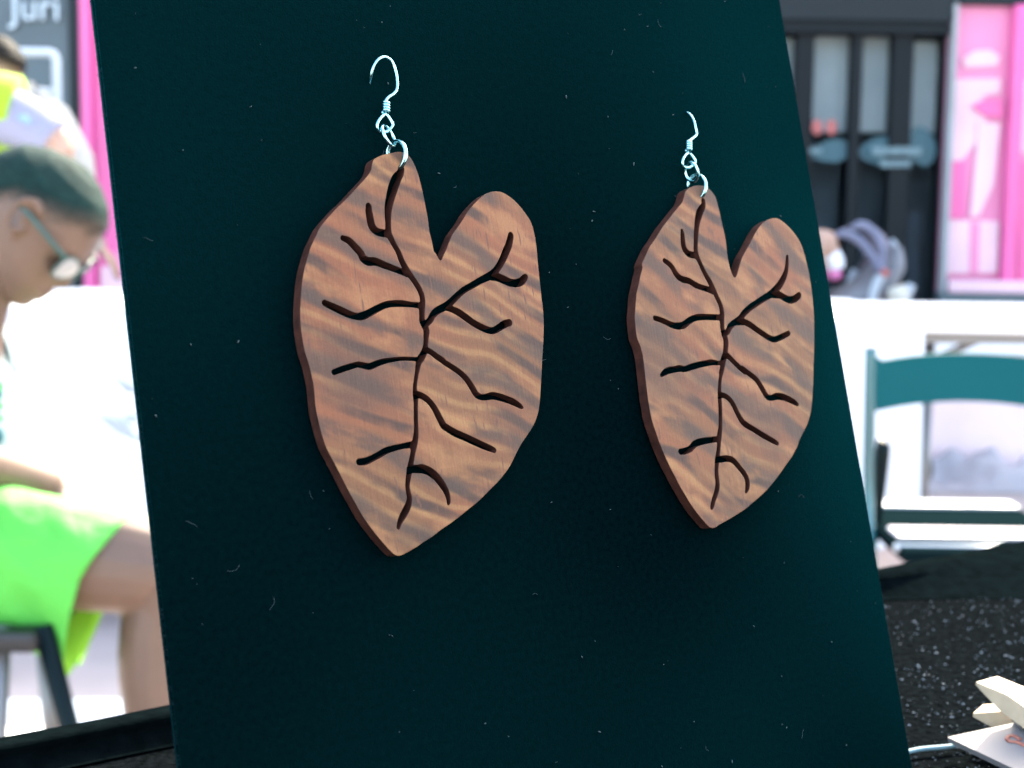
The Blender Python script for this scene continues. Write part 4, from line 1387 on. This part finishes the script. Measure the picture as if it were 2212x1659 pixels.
# traced leaf shapes, millimetres from the ring hole
LEAF_A_OUTLINE = [[0.0,3.02],[1.49,2.81],[2.56,1.93],[3.23,0.46],[3.71,-1.22],[4.02,-3.43],[4.19,-5.5],[4.33,-7.84],[4.44,-9.91],[4.36,-12.12],[4.59,-13.93],[4.68,-15.74],[4.85,-16.19],[5.14,-16.52],[5.46,-17.3],[5.78,-17.73],[6.04,-17.72],[6.39,-17.37],[6.86,-16.67],[7.64,-15.63],[8.29,-14.6],[8.93,-13.69],[9.67,-12.64],[10.71,-11.72],[12.66,-9.75],[13.87,-8.42],[15.59,-6.94],[17.66,-5.45],[19.11,-4.69],[20.33,-4.34],[21.69,-4.18],[22.99,-4.32],[24.39,-4.95],[26.03,-6.08],[27.3,-7.43],[28.39,-8.85],[29.16,-10.21],[29.5,-11.57],[29.67,-13.35],[29.67,-15.12],[29.6,-16.34],[29.33,-19.06],[29.16,-22.18],[28.98,-25.29],[28.93,-27.31],[28.69,-29.6],[28.35,-31.6],[27.71,-34.26],[26.97,-36.91],[26.09,-40.33],[25.21,-43.6],[24.54,-45.94],[23.85,-47.74],[22.97,-49.25],[22.08,-50.37],[20.85,-51.58],[19.46,-52.77],[18.05,-54.08],[16.58,-55.76],[15.54,-56.96],[15.02,-57.55],[13.56,-58.82],[11.52,-60.28],[9.18,-61.69],[6.52,-63.3],[3.96,-64.53],[1.59,-65.69],[-0.74,-66.72],[-2.84,-67.52],[-4.97,-68.54],[-7.03,-69.26],[-8.24,-69.78],[-9.64,-70.27],[-11.18,-70.73],[-12.52,-70.98],[-13.48,-70.67],[-14.45,-69.65],[-15.63,-68.18],[-16.78,-66.61],[-17.91,-64.92],[-18.89,-63.26],[-19.82,-61.26],[-20.74,-59.26],[-21.54,-57.39],[-22.13,-55.91],[-22.62,-54.67],[-22.72,-54.43],[-23.51,-52.58],[-24.21,-50.97],[-24.64,-49.4],[-24.92,-47.72],[-25.13,-46.04],[-25.29,-44.49],[-25.31,-42.94],[-25.19,-41.29],[-25.12,-39.75],[-25.21,-38.43],[-25.35,-36.75],[-25.55,-35.43],[-25.86,-33.98],[-26.02,-32.42],[-26.08,-30.63],[-26.01,-28.48],[-25.76,-26.45],[-25.47,-25.02],[-25.07,-23.35],[-24.67,-21.67],[-24.16,-20.11],[-23.57,-18.55],[-22.75,-16.86],[-22.56,-16.5],[-21.93,-15.16],[-21.21,-14.07],[-20.32,-12.85],[-19.41,-11.5],[-18.26,-10.39],[-16.95,-9.27],[-15.32,-7.89],[-13.22,-6.37],[-11.05,-4.59],[-9.37,-3.17],[-7.67,-1.74],[-6.74,-0.57],[-6.34,0.46],[-5.82,1.36],[-4.84,1.9],[-3.1,2.47],[-1.24,2.81]]
LEAF_A_VEINS = [[[0.07,-0.14,0.597],[-0.32,-1.06,0.701],[-1.33,-2.11,0.907],[-2.37,-3.8,0.973],[-3.28,-5.61,0.866],[-4.03,-7.41,0.759],[-4.46,-9.06,0.654],[-4.67,-10.72,0.564],[-4.87,-12.37,0.618],[-4.49,-13.64,0.584],[-3.84,-15.04,0.516],[-3.28,-16.18,0.551],[-2.82,-17.84,0.586],[-2.05,-19.5,0.622],[-0.98,-21.17,0.554],[-0.04,-22.72,0.555],[0.47,-24.14,0.542],[0.48,-25.41,0.556],[0.09,-26.8,0.589],[-0.14,-28.06,0.554],[-0.26,-29.2,0.588],[0.0,-29.97,0.553],[0.38,-30.87,0.623],[0.06,-32.25,0.518],[-0.24,-33.5,0.483],[-0.54,-34.37,0.551],[-1.07,-35.23,0.619],[-1.82,-36.07,0.686],[-2.3,-36.55,0.582],[-2.97,-38.27,0.423],[-3.67,-40.1,0.374],[-4.07,-41.58,0.407],[-4.12,-42.7,0.543],[-4.34,-44.42,0.42],[-4.77,-46.88,0.419],[-5.06,-48.96,0.438],[-5.48,-50.54,0.538],[-6.1,-51.97,0.604],[-6.53,-53.16,0.482],[-7.05,-54.46,0.501],[-7.42,-55.29,0.534],[-7.78,-56.11,0.533],[-8.23,-57.42,0.498],[-8.69,-58.84,0.431],[-8.7,-60.18,0.464],[-8.63,-61.04,0.497],[-9.05,-62.21,0.595],[-9.9,-63.33,0.659],[-10.89,-64.43,0.591],[-11.55,-65.32,0.425],[-11.9,-66.06,0.327]],[[-8.4,-7.45,0.578],[-8.49,-8.46,0.68],[-8.45,-9.97,0.734],[-8.24,-11.36,0.747],[-7.36,-12.24,0.681],[-6.23,-12.49,0.684],[-4.94,-12.75,0.618]],[[-14.86,-13.42,0.498],[-13.72,-13.86,0.633],[-12.62,-14.98,0.702],[-11.53,-16.23,0.704],[-11.24,-17.11,0.724],[-10.19,-17.75,0.754],[-8.73,-17.77,0.71],[-6.93,-18.42,0.646],[-5.12,-19.07,0.581],[-3.29,-19.74,0.55],[-2.03,-20.27,0.552]],[[-20.55,-25.11,0.55],[-19.32,-25.69,0.618],[-17.62,-26.48,0.686],[-15.92,-27.27,0.657],[-14.43,-27.75,0.594],[-13.14,-27.73,0.696],[-11.62,-27.23,0.633],[-9.76,-26.48,0.604],[-7.9,-25.86,0.574],[-6.09,-25.66,0.578],[-4.02,-25.72,0.582],[-2.12,-25.97,0.482],[-0.04,-26.22,0.554]],[[-20.6,-37.5,0.502],[-19.07,-37.11,0.518],[-17.48,-36.77,0.52],[-16.02,-36.49,0.49],[-15.16,-36.47,0.525],[-13.93,-36.79,0.56],[-12.95,-36.9,0.562],[-11.73,-36.54,0.531],[-9.93,-36.14,0.467],[-7.85,-35.94,0.37],[-5.77,-35.87,0.338],[-3.56,-36.04,0.341],[-2.08,-36.18,0.343]],[[-18.08,-53.68,0.579],[-16.74,-53.68,0.614],[-15.4,-53.32,0.552],[-13.9,-52.86,0.555],[-12.21,-52.22,0.559],[-10.57,-51.94,0.529],[-8.79,-51.73,0.466],[-7.15,-51.63,0.535],[-5.96,-51.61,0.537]],[[-7.77,-56.05,0.599],[-6.3,-56.07,0.703],[-5.13,-56.19,0.726],[-5.03,-56.13,0.773],[-3.5,-56.78,0.756],[-2.19,-57.9,0.732],[-1.22,-59.23,0.68],[-0.54,-60.55,0.599],[-0.22,-61.7,0.477],[-0.24,-62.69,0.374],[-0.38,-63.05,0.272]],[[0.0,-29.97,0.553],[1.37,-29.13,0.591],[2.51,-27.9,0.628],[3.71,-27.17,0.666],[5.37,-26.58,0.67],[6.93,-25.72,0.638],[8.36,-24.73,0.606],[10.15,-23.61,0.574],[12.22,-22.74,0.578],[14.65,-21.75,0.619],[16.74,-21.0,0.696],[18.19,-20.23,0.663],[19.57,-19.05,0.651],[20.83,-17.6,0.706],[21.85,-16.14,0.746],[22.64,-15.08,0.734],[23.39,-13.6,0.676],[23.63,-12.93,0.601]],[[17.38,-21.07,0.734],[18.68,-21.17,0.774],[20.22,-21.73,0.8],[21.76,-22.36,0.744],[23.42,-22.46,0.748],[24.66,-22.08,0.736],[25.47,-21.43,0.64],[25.76,-21.23,0.528]],[[5.51,-26.65,0.564],[6.98,-27.15,0.602],[8.43,-27.84,0.676],[9.84,-28.79,0.679],[11.39,-29.89,0.646],[13.0,-30.73,0.649],[14.8,-31.46,0.616],[16.09,-31.51,0.619],[17.5,-30.97,0.658],[18.75,-30.43,0.698],[20.04,-30.15,0.649]],[[-0.62,-34.37,0.517],[0.65,-34.94,0.519],[1.86,-35.88,0.555],[3.1,-36.71,0.571],[3.49,-37.11,0.523],[5.3,-38.23,0.526],[6.95,-39.48,0.564],[8.12,-40.83,0.601],[8.96,-42.29,0.623],[9.55,-43.42,0.603],[10.54,-44.06,0.533],[11.8,-44.15,0.571],[13.28,-43.99,0.66],[14.98,-44.36,0.685],[16.67,-44.93,0.652],[18.19,-45.56,0.619],[19.52,-46.37,0.475],[19.96,-46.67,0.329]],[[-4.09,-42.51,0.543],[-3.14,-42.76,0.579],[-1.91,-43.47,0.581],[-0.89,-44.54,0.582],[-0.08,-45.98,0.632],[0.56,-47.54,0.653],[1.11,-48.71,0.674],[2.06,-49.41,0.656],[3.44,-50.28,0.679],[5.45,-51.21,0.662],[7.46,-52.2,0.666],[9.49,-53.2,0.635],[11.11,-53.92,0.567],[11.84,-54.28,0.462]]]
LEAF_B_OUTLINE = [[-2.45,2.92],[-0.93,3.18],[0.68,3.09],[2.2,2.59],[3.31,1.65],[4.06,0.59],[4.34,-1.07],[4.56,-2.98],[4.74,-5.12],[4.91,-7.26],[5.01,-8.95],[4.87,-10.85],[4.72,-12.75],[4.83,-14.41],[4.98,-15.59],[5.31,-16.67],[5.55,-17.26],[5.89,-17.39],[6.35,-17.22],[6.95,-16.46],[7.72,-15.28],[8.53,-13.98],[9.51,-12.68],[10.84,-11.38],[12.37,-9.94],[13.74,-8.5],[15.31,-6.93],[17.22,-5.47],[19.18,-4.55],[20.69,-4.12],[21.78,-3.99],[23.17,-4.11],[24.75,-4.9],[26.57,-6.25],[28.14,-7.93],[29.31,-9.79],[29.99,-12.15],[30.29,-14.63],[30.46,-16.87],[30.48,-18.97],[30.35,-21.3],[30.16,-23.76],[29.7,-26.83],[29.12,-29.51],[28.35,-32.54],[27.51,-35.56],[26.67,-38.19],[26.43,-39.13],[25.75,-41.64],[24.88,-44.24],[24.16,-46.25],[23.37,-48.12],[22.46,-49.61],[21.38,-51.09],[19.99,-52.41],[18.37,-53.95],[16.96,-55.37],[17.85,-54.82],[16.59,-56.01],[14.57,-57.84],[12.29,-59.39],[10.0,-61.04],[7.57,-62.65],[5.21,-64.03],[2.93,-65.17],[0.54,-66.17],[-2.2,-67.35],[-4.84,-68.18],[-7.77,-69.02],[-10.98,-69.82],[-11.79,-70.1],[-12.78,-70.27],[-13.75,-70.04],[-14.43,-69.47],[-15.92,-67.8],[-17.24,-66.1],[-18.5,-64.2],[-19.59,-62.21],[-20.57,-60.45],[-21.38,-58.61],[-22.21,-56.88],[-23.0,-54.94],[-23.65,-53.12],[-24.08,-51.66],[-24.37,-50.72],[-24.84,-48.76],[-25.23,-47.08],[-25.44,-45.3],[-25.44,-43.55],[-25.45,-41.89],[-25.33,-39.92],[-25.25,-38.16],[-25.1,-36.07],[-25.0,-33.86],[-25.01,-32.88],[-25.25,-31.21],[-25.71,-29.86],[-25.82,-28.63],[-25.71,-26.75],[-25.51,-25.09],[-25.01,-23.44],[-24.49,-21.68],[-23.94,-20.13],[-22.94,-18.25],[-22.11,-16.47],[-21.15,-14.8],[-21.11,-13.91],[-19.69,-12.23],[-18.24,-10.43],[-16.37,-8.84],[-14.82,-7.36],[-13.07,-5.75],[-11.39,-4.48],[-9.67,-3.08],[-7.97,-1.79],[-6.44,-0.6],[-5.62,0.58],[-5.06,1.64],[-4.02,2.36]]
LEAF_B_VEINS = [[[0.02,-0.17,0.522],[-0.14,-1.24,0.591],[-0.98,-2.07,0.762],[-1.87,-3.14,0.864],[-2.67,-4.55,0.758],[-3.36,-6.2,0.653],[-3.92,-7.95,0.617],[-4.36,-9.59,0.547],[-4.73,-11.22,0.581],[-4.64,-12.62,0.615],[-4.13,-13.9,0.547],[-3.72,-14.94,0.547],[-2.96,-16.59,0.582],[-2.04,-18.24,0.652],[-1.28,-19.89,0.619],[-0.68,-21.54,0.585],[0.06,-23.31,0.586],[0.2,-24.84,0.634],[-0.2,-26.57,0.633],[-0.52,-28.31,0.583],[-0.49,-29.23,0.618],[-0.19,-30.09,0.673],[-0.08,-31.38,0.7],[-0.48,-32.75,0.672],[-0.96,-34.12,0.684],[-1.79,-35.24,0.716],[-2.34,-36.59,0.613],[-3.19,-38.16,0.543],[-2.57,-37.25,0.544],[-3.55,-39.03,0.44],[-4.18,-40.72,0.419],[-4.55,-42.3,0.506],[-4.78,-43.32,0.539],[-4.98,-44.91,0.505],[-5.42,-47.16,0.504],[-5.93,-49.4,0.503],[-6.5,-50.83,0.602],[-6.94,-52.04,0.601],[-7.3,-53.26,0.467],[-7.74,-54.47,0.466],[-7.22,-53.12,0.5],[-7.63,-54.22,0.499],[-8.04,-55.31,0.532],[-8.53,-56.4,0.597],[-9.02,-57.82,0.497],[-9.37,-59.36,0.529],[-9.46,-60.81,0.561],[-9.74,-62.02,0.594],[-10.53,-63.39,0.559],[-11.45,-64.63,0.524],[-12.08,-65.68,0.491],[-12.39,-66.15,0.359]],[[-7.9,-6.84,0.339],[-7.93,-7.71,0.556],[-8.16,-9.45,0.643],[-8.07,-10.84,0.677],[-7.2,-11.89,0.678],[-5.84,-12.26,0.681],[-4.78,-12.5,0.614]],[[-14.5,-13.37,0.498],[-13.61,-13.89,0.566],[-12.57,-14.83,0.6],[-11.91,-16.08,0.655],[-10.89,-17.13,0.683],[-9.58,-17.62,0.672],[-8.21,-17.88,0.641],[-6.65,-18.72,0.643],[-4.87,-19.34,0.579],[-2.89,-19.85,0.616],[-1.55,-20.35,0.618]],[[-19.9,-25.52,0.507],[-18.53,-25.9,0.555],[-16.83,-26.53,0.59],[-15.28,-27.16,0.626],[-13.63,-27.45,0.695],[-11.88,-27.29,0.718],[-10.12,-26.44,0.669],[-8.43,-25.93,0.638],[-6.64,-25.76,0.642],[-4.41,-25.84,0.612],[-2.5,-25.96,0.615],[-0.09,-26.11,0.619]],[[-20.6,-37.5,0.4],[-19.41,-36.95,0.616],[-18.12,-36.63,0.651],[-16.57,-36.55,0.621],[-15.15,-36.41,0.656],[-13.65,-36.66,0.593],[-12.02,-36.36,0.629],[-9.9,-36.02,0.633],[-7.63,-35.8,0.604],[-5.35,-35.64,0.594],[-3.48,-35.91,0.441],[-2.15,-35.75,0.409]],[[-18.7,-53.68,0.58],[-17.39,-53.68,0.647],[-15.78,-53.38,0.637],[-14.34,-52.5,0.686],[-12.55,-52.15,0.69],[-10.63,-52.04,0.628],[-8.73,-52.03,0.598],[-6.97,-52.01,0.567]],[[-8.4,-56.18,0.597],[-7.32,-56.34,0.652],[-5.71,-56.32,0.635],[-4.18,-56.69,0.638],[-3.09,-57.59,0.64],[-2.08,-58.82,0.607],[-1.06,-60.06,0.609],[-0.55,-61.37,0.63],[-0.65,-62.5,0.629],[-1.13,-63.48,0.473],[-1.5,-63.9,0.304]],[[-0.46,-29.85,0.617],[0.99,-29.21,0.62],[1.89,-28.2,0.657],[3.58,-27.32,0.66],[5.42,-26.57,0.663],[7.05,-25.33,0.667],[9.36,-24.1,0.671],[11.62,-23.22,0.676],[13.89,-22.32,0.68],[16.15,-21.54,0.757],[17.53,-20.86,0.76],[19.79,-19.47,0.787],[21.37,-18.05,0.717],[22.61,-16.61,0.624],[23.32,-15.15,0.515],[23.82,-13.69,0.443],[24.06,-12.83,0.332]],[[17.18,-21.57,0.723],[19.27,-21.63,0.785],[20.69,-22.27,0.788],[22.32,-22.86,0.791],[23.95,-22.73,0.772],[25.35,-22.15,0.724],[25.88,-21.8,0.629]],[[4.4,-27.35,0.627],[6.42,-27.31,0.686],[8.42,-28.1,0.69],[10.18,-29.23,0.671],[11.99,-30.26,0.674],[13.66,-31.16,0.642],[15.28,-31.59,0.644],[16.92,-31.31,0.611],[18.59,-30.9,0.614],[20.2,-30.42,0.566]],[[-1.2,-34.46,0.581],[-0.23,-34.51,0.603],[0.99,-35.61,0.584],[2.49,-36.98,0.586],[4.19,-38.24,0.589],[3.53,-37.48,0.609],[5.26,-38.63,0.59],[7.14,-39.91,0.628],[8.17,-41.26,0.665],[9.01,-42.73,0.666],[9.87,-44.08,0.632],[11.15,-44.46,0.599],[12.92,-44.22,0.722],[14.76,-44.47,0.726],[16.68,-45.13,0.679],[18.25,-45.9,0.61],[19.17,-46.44,0.432]],[[-4.65,-42.75,0.54],[-3.32,-42.96,0.542],[-2.04,-43.73,0.577],[-1.15,-44.83,0.613],[-0.5,-46.26,0.613],[0.15,-47.69,0.648],[0.99,-49.02,0.67],[2.26,-49.93,0.651],[4.03,-50.89,0.62],[6.09,-52.1,0.623],[8.19,-53.21,0.592],[9.86,-54.05,0.559],[10.68,-54.53,0.42]]]
LW = [[-1.9,17.0],[-2.12,18.5],[-1.77,19.85],[-0.79,21.12],[0.72,21.75],[1.97,21.32],[2.64,20.22],[2.91,18.44],[2.79,16.64],[2.4,15.48],[1.59,14.62],[0.34,13.9],[-0.38,13.21],[-0.5,12.72]]
LC = [[-0.41,12.8],[-0.79,10.8]]
LE = [[-0.8,10.77],[-2.13,9.82],[-3.12,8.73],[-3.21,7.84],[-2.66,7.27],[-1.75,7.1],[-0.66,7.47],[0.09,8.22],[0.22,8.8],[-0.26,9.82],[-0.73,10.69]]
LS = [[-1.84,8.22],[-0.93,6.41],[-0.12,4.59]]
LB = [[0.73,5.67],[0.26,2.91]]
RW = [[2.6,20.7],[2.75,19.85],[2.7,18.5],[2.52,17.11],[2.64,15.67],[2.5,15.02],[1.83,14.52],[0.59,13.83],[-0.27,13.4]]
RC = [[-0.3,13.24],[-0.77,11.16]]
RE = [[-0.93,10.91],[-2.45,9.91],[-3.31,8.94],[-3.3,7.99],[-2.54,7.57],[-1.69,7.48],[-0.9,7.66],[0.02,8.16],[0.57,8.89],[0.31,9.68],[-0.44,10.69]]
RS = [[-1.35,8.52],[-0.95,6.47],[-0.45,4.5]]
RB = [[0.73,5.72],[-0.02,3.32]]
earring('wooden leaf earring nearer the camera with an open curved ear wire', (.163959, .068615), LEAF_A_OUTLINE, LEAF_A_VEINS, M['wood_a'], LW, LC, LE, LS, 0.55, LB, 0.12, [-.0035, -.0022, -.0016] + [-.0012] * 11)
earring('wooden leaf earring farther away near the board\'s right edge, its ear wire pinned in velvet', (.242339, .063483), LEAF_B_OUTLINE, LEAF_B_VEINS, M['wood_b'], RW, RC, RE, RS, 1.5, RB, 0.15, [-.0031, -.0023, -.0016] + [-.0012] * 6)

# ------------------------------------------------------------------ small things on the stall cloth
M['card'] = mat('pinkish_white_card', (0.13, 0.118, 0.116), 0.6, var=0.04, vscale=60)
M['card_print'] = mat('orange_card_print', (0.30, 0.085, 0.05), 0.6)
M['cord'] = mat('pale_blue_cord', (0.14, 0.24, 0.27), 0.7, bump=0.5, bscale=1500)
M['peg'] = mat('pale_peg_wood', (0.50, 0.36, 0.23), 0.6, var=0.10, vscale=250)
M['spring'] = mat('steel_spring', (0.456, 0.456, 0.456), 0.3, 1.0)
cz_ = TABLE_Z + .012
A = at_z(2047, 1592, TABLE_Z + .008)
B = at_z(2330, 1532, TABLE_Z + .016)
Cc = at_z(2240, 1685, TABLE_Z + .007)
Dc = B + (Cc - A)
card = empty('price_card', A)
tag(card, 'pinkish white card with orange curl lying at the lower right corner', 'card')
bm = bmesh.new()
nn_ = (B - A).cross(Cc - A).normalized()
if nn_.z < 0: nn_ = -nn_
q = [Vector(p) - A for p in (A, B, Dc, Cc)]
t_ = [bm.verts.new(p) for p in q]
u_ = [bm.verts.new(p - nn_ * .0016) for p in q]
bm.faces.new(t_)
bm.faces.new(list(reversed(u_)))
for i in range(4): bm.faces.new((t_[i], u_[i], u_[(i + 1) % 4], t_[(i + 1) % 4]))
from_bm('card_sheet', bm, M['card'], card)
def on_card(px, py):
    d = FWD + RT * ((px - 1106) / (FPX * 2212)) - UP * ((py - 829.5) / (FPX * 2212))
    k = (A - CAMP).dot(nn_) / d.dot(nn_)
    return CAMP + d * k - A + nn_ * .0001
tube('printed_curl', [on_card(*p) for p in ((2205, 1599), (2190, 1590), (2177, 1592), (2178, 1601), (2192, 1603), (2203, 1606), (2222, 1614), (2240, 1600))], [(.0006, .0002)] * 8, M['card_print'], card, 8, n=4, ref=tuple((B - A).normalized().cross(nn_)))
c0, c1 = at_z(1940, 1630, TABLE_Z + .004), at_z(2095, 1603, TABLE_Z + .004)
cord = tube('cord', [c0, c0.lerp(c1, .3) + Vector((0, .001, 0)), c0.lerp(c1, .7) + Vector((0, -.0005, 0)), c1], .00062, M['cord'], None, 8, n=6)
tag(cord, 'thin pale blue cord running from the board to the card', 'cord')
peg = empty('clothes_peg', at_z(2190, 1545, TABLE_Z + .01))
tag(peg, 'pale wooden clothes peg with steel spring standing above the card', 'clothes peg')
def gp(px, py, z): return at_z(px, py, TABLE_Z + z) - peg.location
def jaw(p0, p1, w0, w1, th):
    a, b_ = p0, p1
    d = (b_ - a).normalized()
    sd_ = Vector((0, 0, 1)).cross(d).normalized()
    upv = d.cross(sd_)
    if upv.z < 0: upv = -upv
    bm = bmesh.new()
    prof = [(0, .16), (.14, .55), (.30, .98), (.36, 1), (.6, 1), (.64, .8), (.68, .8), (.72, 1), (1.0, .9)]
    rows = []
    for t, k in prof:
        c_ = a.lerp(b_, t)
        ww = w0 + (w1 - w0) * t
        rows.append([bm.verts.new(c_ + sd_ * ww / 2 * x + upv * th / 2 * y * k) for x, y in ((-1, -1), (1, -1), (1, 1), (-1, 1))])
    for r0, r1 in zip(rows[:-1], rows[1:]):
        for i in range(4): bm.faces.new((r0[i], r0[(i + 1) % 4], r1[(i + 1) % 4], r1[i]))
    bm.faces.new(rows[0])
    bm.faces.new(list(reversed(rows[-1])))
    return from_bm('peg_half', bm, M['peg'], peg)
jaw(gp(2131, 1470, .021), gp(2330, 1610, .012), .0085, .0085, .0050)
jaw(gp(2113, 1535, .011), gp(2330, 1585, .010), .0085, .0085, .0058)
bm = bmesh.new()
c_ = gp(2218, 1552, .014)
for k in range(5):
    bm_loft(bm, [c_ + Vector((.0028 * math.cos(t), -.002 + .001 * k, .0028 * math.sin(t))) for t in [i * math.pi / 8 for i in range(16)]], .0005, 6, closed=True)
from_bm('spring', bm, M['spring'], peg, True)
